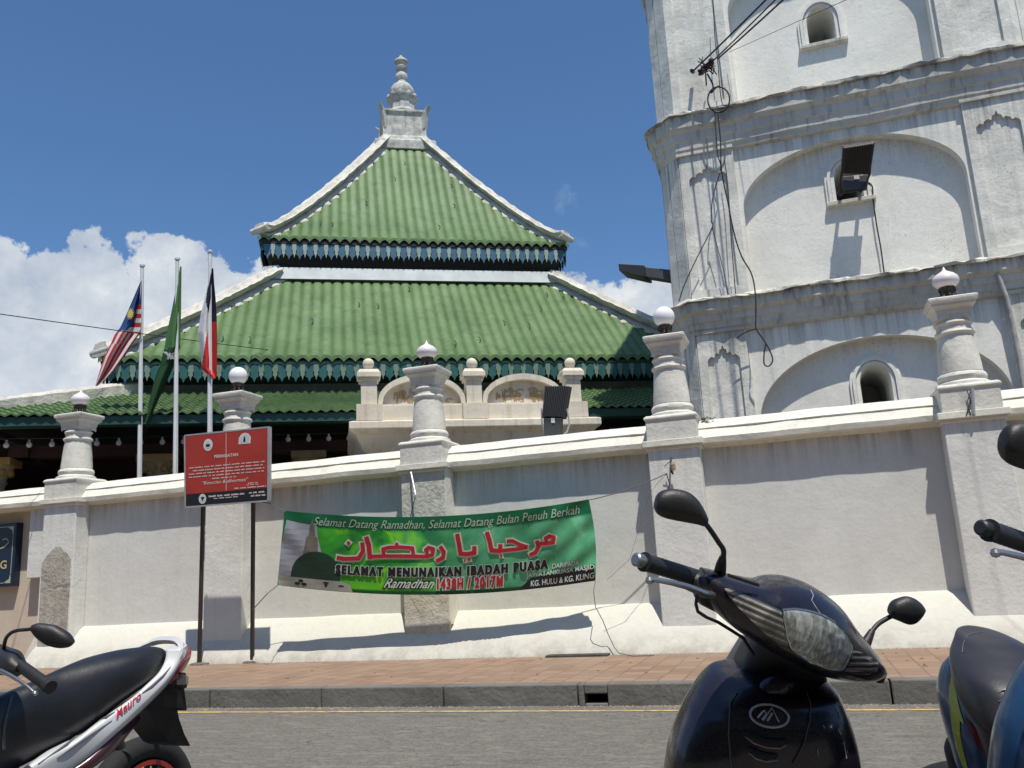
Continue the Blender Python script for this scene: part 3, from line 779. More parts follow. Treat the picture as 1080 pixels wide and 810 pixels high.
for s, (x0, x1) in enumerate(((-8.0, 8.0),)):
    for k in range(4):
        mb = MB(); mb.box((-7.4, -7.25, 3.42), (7.4, -6.95, 3.62), side(k)); obj('veranda_beam', mb, DARKRED, hall)
mb = MB(); mb.box((-8.0, -8.0, 0), (8.0, 8.0, .45), MM); obj('floor_slab', mb, GREYBEAM, hall)
# string of little bulbs hung along the veranda edge
bl = thing('bulb_string', MM @ Vector((0, -7.75, 3.6)), 'string of small pale bulbs hung under the veranda eave', 'lights')
mb = MB(); mb.tube([MM @ Vector((x*.5, -7.75, 3.66-.01*math.sin(x))) for x in range(-15, 16)], .008, 5); obj('wire', mb, CABLE, bl)
for i in range(44):
    q = MM @ Vector((-7.5+i*.34, -7.75, 3.555)); mb = MB(); mb.lathe([(.018, .09), (.02, .055), (.042, .03), (.045, .0), (.03, -.03), (.004, -.04)], q, 8); obj('bulb', mb, BULB, bl, smooth=True)
# finial
fin = thing_part('finial', hall)
_pre = set(bpy.data.objects)
def at_top(z, h=0): return MM @ Vector((0, 0, z))
mb = MB(); sq = lambda prof: mb.loft([[MM @ Vector((sx*a, sy*a, z)) for sx, sy in ((-1, -1), (1, -1), (1, 1), (-1, 1))] for a, z in prof])
sq([(.86, 12.75), (.80, 13.02), (.66, 13.10), (.62, 13.20), (.58, 13.24), (.55, 13.85), (.60, 13.92), (.60, 13.98), (.45, 14.0)])
for sx, sy in ((-1, -1), (1, -1), (1, 1), (-1, 1)):      # flared horns on the corners
    b = [MM @ Vector((sx*(.42+dx), sy*(.42+dy), z)) for dx, dy, z in ((0, 0, 13.4), (.14, .14, 13.45), (.19, .19, 13.9), (.25, .25, 14.10), (.15, .15, 13.98), (0, 0, 13.95))]
    ax = (MM.to_3x3() @ Vector((-sy*1., sx*1., 0))).normalized()
    mb.prism([q-ax*.07 for q in b], ax, .14)
obj('finial_base', mb, W_FINIAL, fin, bevel=.02)
mb = MB()
mb.lathe([(.44, 13.98), (.46, 14.10), (.42, 14.16), (.36, 14.2), (.35, 14.45), (.42, 14.52), (.43, 14.58), (.30, 14.62)], at_top(0), 10)
for k in range(10):
    a = k*math.pi/5; mb.lathe([(0, 0), (.06, .04), (.05, .1), (0, .14)], at_top(14.56)+Vector((math.cos(a)*.37, math.sin(a)*.37, 0)), 6)
mb.lathe([(.28, 14.6), (.33, 14.72), (.33, 14.85), (.24, 14.98), (.15, 15.04), (.13, 15.10), (.17, 15.2), (.16, 15.30), (.11, 15.36), (.15, 15.42), (.165, 15.52), (.12, 15.56), (.12, 15.66), (.19, 15.68), (.17, 15.74), (.08, 15.79), (.05, 15.86), (.01, 15.90)], at_top(0), 14)
obj('finial_urn', mb, W_FINIAL, fin, smooth=True, auto=35)
for o_ in set(bpy.data.objects)-_pre:
    for v in o_.data.vertices:
        if v.co.z > 12.9:
            v.co.x = MC.x+(v.co.x-MC.x)*1.06; v.co.y = MC.y+(v.co.y-MC.y)*1.06; v.co.z = 12.9+(v.co.z-12.9)*1.10
# ------------------------------------------------------------------ porch with twin arched tympana, in front of the veranda
por = thing('gate_porch', MM @ Vector((1.05, -9.8, 0)), 'cream gate porch crowned by two arched panels of gilt calligraphy', 'porch', rz=MA)
PY = -10.6
def pm(px, py, ylocal=PY):                # pixel -> porch-local x, z on the plane y = ylocal of the hall frame
    o = MM.inverted() @ CAM; d = MM.inverted().to_3x3() @ ray(px, py); q = o+d*((ylocal-o.y)/d.y); return q
x0 = pm(368, 441).x; x1 = pm(634, 438).x; zc = pm(500, 441).z
def pbox(mb, a, b, mat=None): mb.box(a, b, MM)
mb = MB(); pbox(mb, (x0+.42, PY+.35, .1), (x1-.42, PY+2.2, zc-.55)); obj('porch_wall', mb, W_PORCH, por)
mb = MB()
sh = [(.30, zc-.62), (.30, zc-.50), (.22, zc-.44), (.10, zc-.20), (.02, zc-.14), (.0, zc-.12), (.0, zc-.02), (.06, zc+.0)]
rings = [[MM @ Vector(q) for q in ((x0+i, PY+i, z), (x1-i, PY+i, z), (x1-i, PY+2.5-i, z), (x0+i, PY+2.5-i, z))] for i, z in sh]
mb.loft(rings); obj('porch_cornice', mb, W_PORCH, por, bevel=.01)
posts = [pm(390, 440).x, pm(502.5, 440).x, pm(609, 440).x]
for k, X in enumerate(posts):
    mb = MB(); hw = .115; b = PY+.22
    for hwid, za, zb in ((hw+.07, zc, zc+.24), (hw, zc+.238, zc+.62), (hw+.03, zc+.60, zc+.66), (hw+.055, zc+.65, zc+.72)):
        pbox(mb, (X-hwid, b-hwid, za), (X+hwid, b+hwid, zb))
    mb.loft([[MM @ Vector((X+sx*a, b+sy*a, z)) for sx, sy in ((-1, -1), (1, -1), (1, 1), (-1, 1))] for a, z in ((.165, zc+.715), (.13, zc+.77), (.05, zc+.79))])
    mb.lathe([(.05, .78), (.045, .80)]+[(.085*math.sin(a), .875-.085*math.cos(a)) for a in [R(30)+q*R(148)/10 for q in range(11)]], MM @ Vector((X, b, zc)), 18)
    obj('porch_post', mb, W_PORCH, por, bevel=.008)
SCR = plain('gilt_calligraphy', (.42, .28, .12), .6)
for k in (0, 1):
    a, b = posts[k]+.13, posts[k+1]-.13; cx = (a+b)/2; hw = (b-a)/2
    mb = MB(); pbox(mb, (a-.01, PY+.10, zc+.002), (b+.01, PY+.34, zc+.22))
    o1 = [(cx-hw, zc+.222), (cx+hw, zc+.222)]+arc(cx, zc+.30, hw, .40, 0, math.pi, 26)
    i1 = [(cx-hw+.06, zc+.252), (cx+hw-.06, zc+.252)]+arc(cx, zc+.30, hw-.07, .31, 0, math.pi, 26)
    vs, fs = flat_mesh([o1, i1], .16); mb.add([MM @ Vector((p, PY+.22+c, q)) for p, q, c in vs], fs)
    o = obj('arched_panel', mb, W_PORCH, por)
    mb = MB(); vs, fs = flat_mesh([i1], .02); mb.add([MM @ Vector((p, PY+.26+c, q)) for p, q, c in vs], fs); obj('tympanum', mb, W_PORCH, o)
    # interlaced relief script
    mb = MB(); r = random.Random(40+k)
    for s in range(46):
        u = r.uniform(-.82, .82); top = zc+.28+.24*math.sqrt(1-u*u)
        z = r.uniform(zc+.30, max(zc+.31, top-.03)); X = cx+u*(hw-.12)
        kind = r.random(); P_ = []
        if kind < .45:
            P_ = [(X, z-.05), (X+r.uniform(-.01, .01), z), (X+r.uniform(-.015, .015), min(top, z+.09))]
        else:
            a0 = r.uniform(0, 6.28); sp = r.choice((-1, 1))*r.uniform(2.4, 4.4); rx = r.uniform(.03, .07)
            P_ = [(X+rx*math.cos(a0+sp*q/9), z+rx*.55*math.sin(a0+sp*q/9)) for q in range(10)]
        P_ = [(p, min(max(q, zc+.265), zc+.27+.29*math.sqrt(max(0, 1-((p-cx)/(hw-.06))**2)))) for p, q in P_]
        mb.tube([MM @ Vector((p, PY+.245, q)) for p, q in P_], .008, 5)
    obj('calligraphy', mb, SCR, o)
# pilaster capital peeping below the cornice at the left
mb = MB(); X = pm(395, 468).x
pbox(mb, (X-.28, PY+.20, zc-.72), (X+.28, PY+.5, zc-.64)); pbox(mb, (X-.2, PY+.25, .1), (X+.2, PY+.5, zc-.72))
for s in (-1, 1): mb.lathe([(.0, -.06), (.07, -.05), (.07, .05), (0, .06)], (0, 0, 0), 12, MM @ Matrix.Translation((X+s*.17, PY+.22, zc-.79)) @ Matrix.Rotation(R(90), 4, 'X'))
obj('porch_pilaster', mb, COLCREAM, por)
# ------------------------------------------------------------------ flags and poles behind the wall
FY = 11.35
def cloth(name, rows, matf, mats, parent, amp=.07, freq=2.2, nr=70, ncx=26, phase=0, skew=0):
    mb = MB(); vs = []; ys = [r_[0] for r_ in rows]
    for i in range(nr+1):
        t = i/nr; py = ys[0]+(ys[-1]-ys[0])*t
        l = float(np.interp(py, ys, [r_[1] for r_ in rows])); rr = float(np.interp(py, ys, [r_[2] for r_ in rows]))
        for j in range(ncx+1):
            s = j/ncx; px = l+(rr-l)*s
            dep = amp*math.sin(2*math.pi*freq*s+phase+skew*t)*min(1, (rr-l)/14)
            vs.append(pY(px, py, FY-.03+dep))
    mb.v = [tuple(v) for v in vs]
    for i in range(nr):
        for j in range(ncx):
            mb.f.append((i*(ncx+1)+j, i*(ncx+1)+j+1, (i+1)*(ncx+1)+j+1, (i+1)*(ncx+1)+j))
            t = (i+.5)/nr; mb.m.append(matf((j+.5)/ncx, ys[0]+(ys[-1]-ys[0])*t))
    return obj(name, mb, mats, parent, smooth=True, auto=80)
def cloth_mat(name, c):
    m = plain(name, c, .8, var=.1, scale=20)
    b = m.node_tree.nodes['Principled BSDF']; b.inputs['Specular IOR Level'].default_value = .2
    return m
RED, WHT, BLU, GRN, NAVY, YEL = [cloth_mat('cloth_'+k, c) for k, c in (('red', (.50, .035, .03)), ('white', (.62, .62, .62)), ('blue', (.03, .07, .20)), ('green', (.07, .17, .06)), ('navy', (.018, .018, .04)), ('yellow', (.6, .5, .12)))]
GRN_SHADE = cloth_mat('cloth_green_shaded', (.02, .06, .025))  # the green cloth again, with the shade of its lower part put in
def pole(top, bot, label, r=.034):
    a, b = pY(*top, FY), pY(*bot, FY); b = a+(b-a)*1.35+Vector((0, 0, 0)); b.z = .17
    t = thing('flagpole', b, label, 'flagpole', 'flagpoles behind the wall')
    mb = MB(); mb.tube([b, a], [r*1.15, r*.85], 14); mb.lathe([(.0, -.01), (.045, 0), (.045, .03), (.0, .05)], a, 10)
    obj('pole', mb, POLEW, t, smooth=True)
    mb = MB(); off = Vector((.055, -.03, 0)); mb.tube([b+off+Vector((0, 0, 1)), b.lerp(a, .5)+off*1.5, a+off*.7+Vector((0, 0, -.12))], .006, 5); obj('halyard', mb, POLEW, t)
pole((150, 281), (148.6, 507), 'leftmost of three white flagpoles, the one flying the striped flag')
pole((187, 274), (186, 503), 'middle white flagpole, the one with the plain green flag')
pole((221.5, 266), (223.3, 456), 'right white flagpole, rising behind the red sign board')
f1 = thing('flag', pY(149, 300, FY), 'limp red and white striped flag with blue canton and yellow star', 'flag', 'flags hanging on the poles')
def m1(s, y):
    if y < 345 and (s < .62 or y < 322): return 2
    if y < 362 and s < .45: return 2 if y < 350-s*6 else int((s*9)) % 2
    if y < 352: return int((y-322)/4.6) % 2
    return int(s*8.5+.3) % 2
cloth('flag_cloth', [(296, 148.5, 149.5), (330, 134, 149), (345, 127, 148.6), (353, 121, 147), (362, 117, 140), (376, 110, 131), (390, 105.5, 121), (400, 102.5, 112), (407, 100.5, 103)], m1, [RED, WHT, BLU], f1, amp=.06, freq=1.6, phase=.6, skew=2)
c0 = pY(137.5, 331, FY-.12); mb = MB(); ol = []
for k in range(28):
    rr = .085 if k % 2 else .045; a = k*math.pi/14; ol.append((rr*math.cos(a), rr*math.sin(a)*1.25))
vs, fs = flat_mesh([ol], .004); mb.add([c0+Vector((a, c, b)) for a, b, c in vs], fs); obj('star', mb, YEL, f1)
f2 = thing('flag', pY(189, 285, FY), 'limp plain green flag with a small white emblem, shade painted into its tip', 'flag', 'flags hanging on the poles')
cloth('flag_cloth', [(281, 190, 191.5), (300, 186.5, 191.3), (330, 180.5, 191), (355, 175, 190.5), (367, 173.5, 190), (372, 172, 188), (385, 169, 184), (400, 163, 177), (420, 158, 168), (436, 155, 161), (447, 153, 155)], lambda s, y: 0 if y < 369-6*s else 1, [GRN, GRN_SHADE], f2, amp=.05, freq=1.2, phase=1)
mb = MB(); r = random.Random(2)
for k in range(9):
    q = [(172+r.random()*12, 371+r.random()*8) for _ in range(3)]; mb.tube([pY(a, b, FY-.10) for a, b in q], .010, 5)
obj('emblem', mb, plain('emblem_white', (.4, .42, .42), .8), f2)
f3 = thing('flag', pY(222, 288, FY), 'limp flag of navy, white and red cloth in front of the green roof', 'flag', 'flags hanging on the poles')
def m3(s, y):
    navy_r = 229.0
    x_split = float(np.interp(y, [283, 300, 318, 330, 345, 400], [.0, .0, .15, .52, .62, .62]))
    if y < 343-4*s and s > x_split: return 2
    xr = float(np.interp(y, [330, 345, 365, 392], [.62, .55, .30, -.1]))
    return 0 if s > xr and y > 330 else 1
cloth('flag_cloth', [(283, 223.5, 225), (300, 219.5, 226), (315, 216, 227.5), (330, 212, 228.4), (350, 208.6, 229), (365, 210.5, 229.2), (380, 212.5, 229), (389, 212.5, 228.8), (394, 218, 228.5), (399, 225, 227.5)], m3, [RED, WHT, NAVY], f3, amp=.06, freq=1.3, phase=2.2)

# ------------------------------------------------------------------ red notice board on two rusty posts
SY = 9.42
TLc, TRc, BRc, BLc = [pY(*q, SY) for q in ((195.3, 459.5), (284.6, 450.5), (284.2, 528), (196, 535))]
def SB(u, v, d=0): return (TLc.lerp(TRc, u)).lerp(BLc.lerp(BRc, u), v)+Vector((0, -d, 0))
nb = thing('notice_board', pZ(240, 700, KZ), 'red notice board with white writing and a black foot band, on two thin rusty posts', 'sign')
S_RED = plain('sign_red', (.34, .035, .022), .45, var=.12, scale=3); S_BLK = plain('sign_black', (.012, .012, .016), .45)
S_WHT = plain('sign_white', (.62, .56, .52), .6); S_GREY = plain('sign_emblem', (.45, .50, .52), .6)
def quad(mb, u0, v0, u1, v1, d): mb.add([SB(u0, v0, d), SB(u1, v0, d), SB(u1, v1, d), SB(u0, v1, d)], [(0, 1, 2, 3)])
mb = MB(); mb.loft([[SB(0, 0, .012), SB(1, 0, .012), SB(1, 1, .012), SB(0, 1, .012)], [SB(0, 0, -.012), SB(1, 0, -.012), SB(1, 1, -.012), SB(0, 1, -.012)]]); obj('panel', mb, S_RED, nb)
mb = MB(); quad(mb, .012, .825, .985, .99, .014); obj('foot_band', mb, S_BLK, nb)
mb = MB()
for a, b in (((0, 0), (1, 0)), ((1, 0), (1, 1)), ((1, 1), (0, 1)), ((0, 1), (0, 0))):
    wd = .026 if a == (1, 0) else .014
    mb.tube([SB(*a, .004), SB(*b, .004)], wd, 4)
obj('sign_frame', mb, GALV, nb)
mb = MB(); quad(mb, .497, .02, .502, .82, .0145); obj('seam', mb, S_WHT, nb)
for px, pb in ((216, (210, 702)), (267.5, (266, 700))):
    mb = MB(); top = pY(px, 466, SY+.035); bot = pZ(*pb, .16)
    mb.tube([top, bot], .028, 4); obj('post', mb, IRON, nb)
    mb = MB()
    for k in range(14):
        a = k*.45; s_ = .05+.03*math.sin(k*2.3); mb.tube([bot+Vector((0, 0, .02)), bot+Vector((math.cos(a)*.13, math.sin(a)*.09, .012))], [.03, s_*.3], 5)
    obj('mortar_footing', mb, KERB, nb)
def sign_text(s, u0, v0, u1, v1, mat, **kw):
    vs, fs = fit_text(s, 0, 0, 1, 1, **kw); mb = MB(); mb.add([SB(u0+a*(u1-u0), v1+(v0-v1)*b, .0155) for a, b, c in vs], fs); return obj('lettering', mb, mat, nb)
sign_text('PERINGATAN', .36, .315, .64, .36, S_WHT, offset=.012)
def word_rows(rows, mat, seed, d=.0155):
    r = random.Random(seed); mb = MB()
    for v, u0, u1, h in rows:
        u = u0
        while u < u1-.01:
            wl = min(r.uniform(.03, .10), u1-u)
            x = u
            while x < u+wl-.004:      # letter-sized dabs with uneven heights; too small to read in the photo
                q = r.uniform(.006, .009); hh = h*r.uniform(.6, 1); quad(mb, x, v+(h-hh), x+q*.72, v+h, d); x += q
            u += wl+.014
    return obj('small_print', mb, mat, nb)
word_rows([(.455, .05, .95, .018), (.498, .10, .93, .018), (.541, .05, .95, .018), (.584, .05, .94, .018), (.628, .33, .63, .018), (.735, .76, .87, .014), (.757, .74, .88, .014), (.79, .60, .97, .018), (.865, .29, .72, .026), (.905, .35, .64, .014), (.862, .77, .97, .024), (.905, .79, .97, .024)], S_WHT, 9)
sign_text('"Kesucian & dihormati"', .22, .665, .76, .712, S_WHT, shear=.25)
def disc(u, v, ru, rv, d, n_=24, a0=0): return [SB(u+ru*math.cos(a), v+rv*math.sin(a), d) for a in [2*math.pi*k/n_+a0 for k in range(n_)]]
mb = MB(); mb.add(disc(.285, .165, .055, .085, .015), [tuple(range(24))]); mb.add([SB(*q, .015) for q in ((.645, .20), (.65, .11), (.68, .06), (.72, .045), (.76, .06), (.79, .11), (.785, .20))], [tuple(range(7))])
mb.add(disc(.215, .905, .045, .068, .016), [tuple(range(24))]); obj('emblems', mb, S_WHT, nb)
mb = MB(); mb.add(disc(.285, .165, .038, .058, .0165), [tuple(range(24))]); mb.add([SB(*q, .0165) for q in ((.665, .185), (.668, .12), (.695, .08), (.72, .07), (.745, .08), (.77, .12), (.767, .185))], [tuple(range(7))]); mb.add(disc(.215, .905, .032, .048, .0175), [tuple(range(24))])
obj('emblem_rings', mb, S_GREY, nb)
mb = MB(); mb.add([SB(*q, .018) for q in ((.255, .165), (.285, .150), (.315, .165), (.30, .19), (.27, .19))], [tuple(range(5))]); mb.add([SB(*q, .018) for q in ((.71, .10), (.725, .10), (.73, .17), (.70, .17))], [tuple(range(4))]); mb.add([SB(*q, .019) for q in ((.195, .88), (.24, .88), (.215, .94))], [tuple(range(3))])
obj('emblem_charges', mb, S_BLK, nb)

# ------------------------------------------------------------------ green banner
BY = 9.58
def BN(u, v, d=0):                         # u left to right, v 0 bottom to 1 top
    tx, ty = 300+(621-300)*u, 538.5+(526.5-538.5)*u+ 4*u*(1-u)*12
    bx, by = 292.5+(626.5-292.5)*u, 617+(612.5-617)*u+4*u*(1-u)*12.5
    if u > .97: bx += 1.5*(u-.97)/.03
    px, py = bx+(tx-bx)*v+3.5*math.sin(math.pi*v)*max(0, u-.5)*2-2*math.sin(math.pi*v)*(1-u)*0, by+(ty-by)*v
    fold = .014*math.sin(u*9-v*2.3+.6)+.010*math.sin(u*23+v*5)*(.4+abs(u-.5))+.010*math.sin(u*52-v*19)*max(0, u-.68)*4+.008*math.sin(u*48+v*14)*max(0, .25-u)*4
    return pY(px, py, BY+.04+.27*u-.13*(v-.6)+fold-d)
def banner_mat():
    m, n_, b = nt('printed_banner')
    tc_ = n_.nodes.new('ShaderNodeUVMap'); sp = n_.nodes.new('ShaderNodeSeparateXYZ'); n_.links.new(tc_.outputs[0], sp.inputs[0])
    u, v = sp.outputs[0], sp.outputs[1]
    wv = n_.nodes.new('ShaderNodeTexNoise'); wv.inputs['Scale'].default_value = 1.6; wv.inputs['Detail'].default_value = 2; wv.inputs['Distortion'].default_value = 1.2
    mp = n_.nodes.new('ShaderNodeMapping'); mp.inputs['Scale'].default_value = (5, 1.3, 1); mp.inputs['Rotation'].default_value = (0, 0, R(32)); n_.links.new(tc_.outputs[0], mp.inputs[0]); n_.links.new(mp.outputs[0], wv.inputs[0])
    left = ramp(n_, wv.outputs[0], [(.35, (.008, .11, .03)), (.5, (.03, .26, .02)), (.62, (.13, .46, .02)), (.74, (.016, .17, .06))])
    right = ramp(n_, wv.outputs[0], [(.35, (.04, .21, .10)), (.6, (.08, .31, .155)), (.75, (.15, .42, .24))])
    base = mix(n_, ramp(n_, u, [(.38, 0), (.62, 1)]), left, right)
    low = ramp(n_, math_(n_, 'ADD', v, math_(n_, 'MULTIPLY', u, .28)), [(.10, 1), (.42, 0)])
    base = mix(n_, math_(n_, 'MULTIPLY', low, ramp(n_, u, [(.3, 1), (.7, 0)])), base, (.075, .32, .012))
    nz = ramp(n_, noise(n_, 60, 3, .6), [(.4, .85), (.7, 1)])
    base = mix(n_, 1, base, nz, 'MULTIPLY')
    top = ramp(n_, v, [(.80, 0), (.84, 1)]); base = mix(n_, top, base, (.006, .085, .034))
    bot = ramp(n_, v, [(.035, 1), (.06, 0)]); base = mix(n_, bot, base, (.004, .04, .012))
    base = mix(n_, 1, base, (1.75, 1.65, 1.65), 'MULTIPLY')
    n_.links.new(base, b.inputs['Base Color']); b.inputs['Roughness'].default_value = .42; b.inputs['Specular IOR Level'].default_value = .35
    return m
ban = thing('banner', BN(.5, 0), 'green printed cloth banner with red Arabic lettering strung in front of the wall', 'banner')
mb = MB(); NU, NV = 120, 28
mb.v = [tuple(BN(i/NU, j/NV)) for i in range(NU+1) for j in range(NV+1)]
mb.f = [(i*(NV+1)+j, (i+1)*(NV+1)+j, (i+1)*(NV+1)+j+1, i*(NV+1)+j+1) for i in range(NU) for j in range(NV)]; mb.m = [0]*len(mb.f)
me = bpy.data.meshes.new('banner_cloth'); me.from_pydata(mb.v, [], mb.f); me.materials.append(banner_mat()); uv = me.uv_layers.new(name='UVMap')
for l in me.loops:
    q = l.vertex_index; uv.data[l.index].uv = ((q//(NV+1))/NU, (q % (NV+1))/NV)
me.polygons.foreach_set('use_smooth', [True]*len(me.polygons))
bo = bpy.data.objects.new('banner_cloth', me); C.objects.link(bo); bo.parent = ban; bo.matrix_parent_inverse = world(ban).inverted()
def onb(name, vs, fs, d, mat, parent=None):
    # cut the flat print along a grid so that it follows the folds of the cloth
    bm = bmesh.new(); V = [bm.verts.new((a, b, 0)) for a, b in vs]
    for f in fs:
        try: bm.faces.new([V[i] for i in f])
        except ValueError: pass
    for ax, step in ((0, .012), (1, .07)):
        lo = min(q[ax] for q in vs); hi = max(q[ax] for q in vs); k = int(lo/step)
        while k*step < hi:
            co = [0, 0, 0]; no = [0, 0, 0]; co[ax] = k*step; no[ax] = 1
            bmesh.ops.bisect_plane(bm, geom=bm.verts[:]+bm.edges[:]+bm.faces[:], plane_co=co, plane_no=no); k += 1
    bm.verts.index_update(); mb = MB(); mb.add([BN(q.co.x, q.co.y, d) for q in bm.verts], [tuple(q.index for q in f.verts) for f in bm.faces]); bm.free()
    return obj(name, mb, mat, parent or bo)
def uvp(px, py):                           # photo pixel on the banner -> u, v
    u = (px-297)/(624-297)
    for _ in range(6):
        ty = 538.5-12*u+48*u*(1-u); by = 617-4.5*u+50*u*(1-u); v = (py-by)/(ty-by); l = 292.5+7.5*v; rr = 626.5-5.5*v+3.5*math.sin(math.pi*min(max(v, 0), 1))*max(0, u-.5)*2; u = (px-l)/(rr-l)
    return u, v
def subdiv_text(vs, fs): return vs, fs
def btext(s, u0, v0, u1, v1, layers, bold=0, **kw):
    for k, (off, mat, d) in enumerate(layers):
        kk = dict(kw); kk['offset'] = off
        base, _ = text_mesh(s, **{**kw, 'offset': 0}); a = np.array(base); mn = a.min(0); mx = a.max(0)
        vs, fs = text_mesh(s, **kk); sx, sy = (u1-u0)/(mx[0]-mn[0]), (v1-v0)/(mx[1]-mn[1])
        if bold:
            n0 = len(vs); V2, F2 = [], []
            for q_, dx in enumerate((-bold, 0, bold)):
                V2 += [(p[0]+dx, p[1], p[2]) for p in vs]; F2 += [tuple(i+n0*q_ for i in f) for f in fs]
            for q_ in range(3): onb('lettering', [(u0+(p[0]-mn[0])*sx, v0+(p[1]-mn[1])*sy) for p in V2[q_*n0:(q_+1)*n0]], fs, d+.0006*q_, mat)
        else: onb('lettering', [(u0+(p[0]-mn[0])*sx, v0+(p[1]-mn[1])*sy) for p in vs], fs, d, mat)
B_WHT = plain('print_white', (.62, .66, .60), .5, var=.04); B_PALE = plain('print_pale_green', (.36, .48, .34), .5, var=.05)
B_BLK = plain('print_black', (.010, .010, .012), .5); B_RED = plain('print_red', (.44, .015, .02), .5, var=.05); B_GRY = plain('print_grey', (.34, .37, .40), .5, var=.12)
B_DKG = plain('print_dark_green', (.008, .035, .02), .5); B_BEI = plain('print_beige', (.30, .31, .26), .5, var=.08); B_BRN = plain('print_brown', (.16, .14, .12), .5, var=.2); B_GLOW = plain('print_glow', (.30, .52, .24), .5, var=.05)
btext('Selamat Datang Ramadhan, Selamat Datang Bulan Penuh Berkah', .098, .815, .965, .955, [(.02, B_DKG, .003), (.006, B_PALE, .006)], shear=.35, spacing=1.02)
btext('SELAMAT MENUNAIKAN IBADAH PUASA', .182, .235, .850, .345, [(.10, B_WHT, .013), (.05, B_BLK, .017)], spacing=1.34, bold=.045)
btext('Ramadhan', .335, .085, .495, .205, [(.09, B_BLK, .004), (.012, B_WHT, .008)], shear=.6)
btext('1438H / 2017M', .505, .07, .71, .20, [(.12, B_WHT, .013), (.03, B_RED, .017)], spacing=1.22, bold=.03)
# dark corner with the organiser's name
onb('corner_band', [(.76, .005), (.995, .005), (.995, .21), (.80, .14)], [(0, 1, 2, 3)], .004, B_BLK)
btext('DARIPADA', .866, .225, .95, .285, [(.05, B_DKG, .004), (.012, B_WHT, .008)])
btext('JAWATANKUASA MASJID', .785, .135, .995, .205, [(.012, B_WHT, .008)])
btext('KG. HULU & KG. KLING', .80, .035, .995, .105, [(.012, B_WHT, .008)])
# printed picture at the left: pale sky, slim brown tower, dark green dome on a cream wall
onb('print_sky', [(.0, .12), (.0, .5), (.01, .88), (.05, .86), (.11, .84), (.115, .70), (.13, .5), (.16, .32), (.20, .12)], [tuple(range(9))], .006, B_GRY)
onb('print_tower', [(.072, .45), (.078, .68), (.085, .70), (.087, .84), (.094, .93), (.101, .84), (.106, .70), (.115, .68), (.12, .45)], [tuple(range(9))], .008, B_BRN)
dm = [(.038, .10), (.04, .2)]+[(.118+.078*math.cos(a), .2+.30*math.sin(a)) for a in [math.pi-math.pi*k/16 for k in range(17)]]+[(.196, .10)]
onb('print_dome', dm, [tuple(range(len(dm)))], .010, B_DKG)
onb('print_wall', [(.002, .005), (.238, .005), (.228, .10), (.20, .135), (.002, .135)], [tuple(range(5))], .012, B_BEI)
for u, v, ru, rv in ((.072, .095, .008, .020), (.062, .055, .009, .020), (.083, .055, .009, .020), (.152, .10, .010, .012), (.152, .075, .005, .03), (.20, .075, .010, .010)):
    onb('print_window', [(u+ru*math.cos(a), v+rv*math.sin(a)) for a in [k*math.pi/5 for k in range(10)]], [tuple(range(10))], .014, B_BLK)
# Arabic headline, drawn as broad pen strokes (photo pixels of each stroke's centre line, half widths in px)
A_ = []
def st(pts, w=2.6): A_.append((pts, w))
st([(355, 588), (363, 589.5), (378, 589), (383, 581), (382, 572)]); st([(366, 571.5), (369, 574)], 2)              # nun + dot
st([(386, 566), (389, 575), (390, 587), (390, 590)], 2.9)                                                          # alif
st([(390, 587), (405, 586.5), (425, 586.5), (449, 587), (456, 585), (457, 579), (452, 577.5), (449, 580), (451, 584)], 2.3)
st([(405, 586), (404, 579), (410, 577.5), (422, 577), (435, 578), (436, 584)], 2.3); st([(417, 573), (420, 575)], 2) # dad + dot
st([(464, 576), (468, 582), (467, 588), (460, 592)], 2.5)                                                          # ra
st([(482, 563), (484, 574), (485.5, 584), (492, 584.5), (500, 583), (500, 576)], 2.7); st([(493, 590.5), (496, 589.5)], 1.9); st([(489, 591.5), (491, 591)], 1.6)   # ya
st([(513, 561), (516, 570), (518, 580.5), (527, 581), (527.5, 574)], 2.7); st([(527, 586.5), (529.5, 586)], 1.8)    # alif ba
st([(518, 580.5), (531, 580.5), (545, 579), (556, 577)], 2.3); st([(534, 571), (540, 570.5), (548, 574.5), (556, 577)], 2.3)   # ha
st([(566, 570), (567.5, 577), (564, 583), (558, 585.5)], 2.5)                                                      # ra
st([(567, 573.5), (574, 573.5), (583, 572), (584, 567), (579, 565.5), (575, 568), (577, 572.5)], 2.4)               # mim
def pen(strokes, grow, d, mat):
    mb = MB()
    for pts, w_ in strokes:
        w_ += grow; P_ = [Vector((a, b, 0)) for a, b in pts]
        if grow: P_[0] = P_[0]+(P_[0]-P_[1]).normalized()*grow*.6; P_[-1] = P_[-1]+(P_[-1]-P_[-2]).normalized()*grow*.6
        for k in range(len(P_)-1):
            a, b = P_[k], P_[k+1]; dr = (b-a).normalized(); nn = Vector((-dr.y, dr.x, 0)); kk = 1.0
            q = [a-dr*w_*.45*(k > 0)+nn*w_*kk*.85, b+dr*w_*.45*(k < len(P_)-2)+nn*w_*.85, b+dr*w_*.45*(k < len(P_)-2)-nn*w_*.85, a-dr*w_*.45*(k > 0)-nn*w_*.85*kk]
            mb.add([BN(*uvp(x.x, x.y), d+.0004*k) for x in q], [(0, 1, 2, 3)])
            if k < len(P_)-2:
                c8 = [b+Vector((math.cos(t)*w_*.85, math.sin(t)*w_*.85, 0)) for t in [s*math.pi/5 for s in range(10)]]
                mb.add([BN(*uvp(x.x, x.y), d+.0002+.0004*k) for x in c8], [tuple(range(10))])
    return obj('arabic_headline', mb, mat, bo)
pen(A_, 2.4, .003, B_GLOW); pen(A_, 1.25, .008, B_WHT); pen(A_, 0, .013, B_RED)
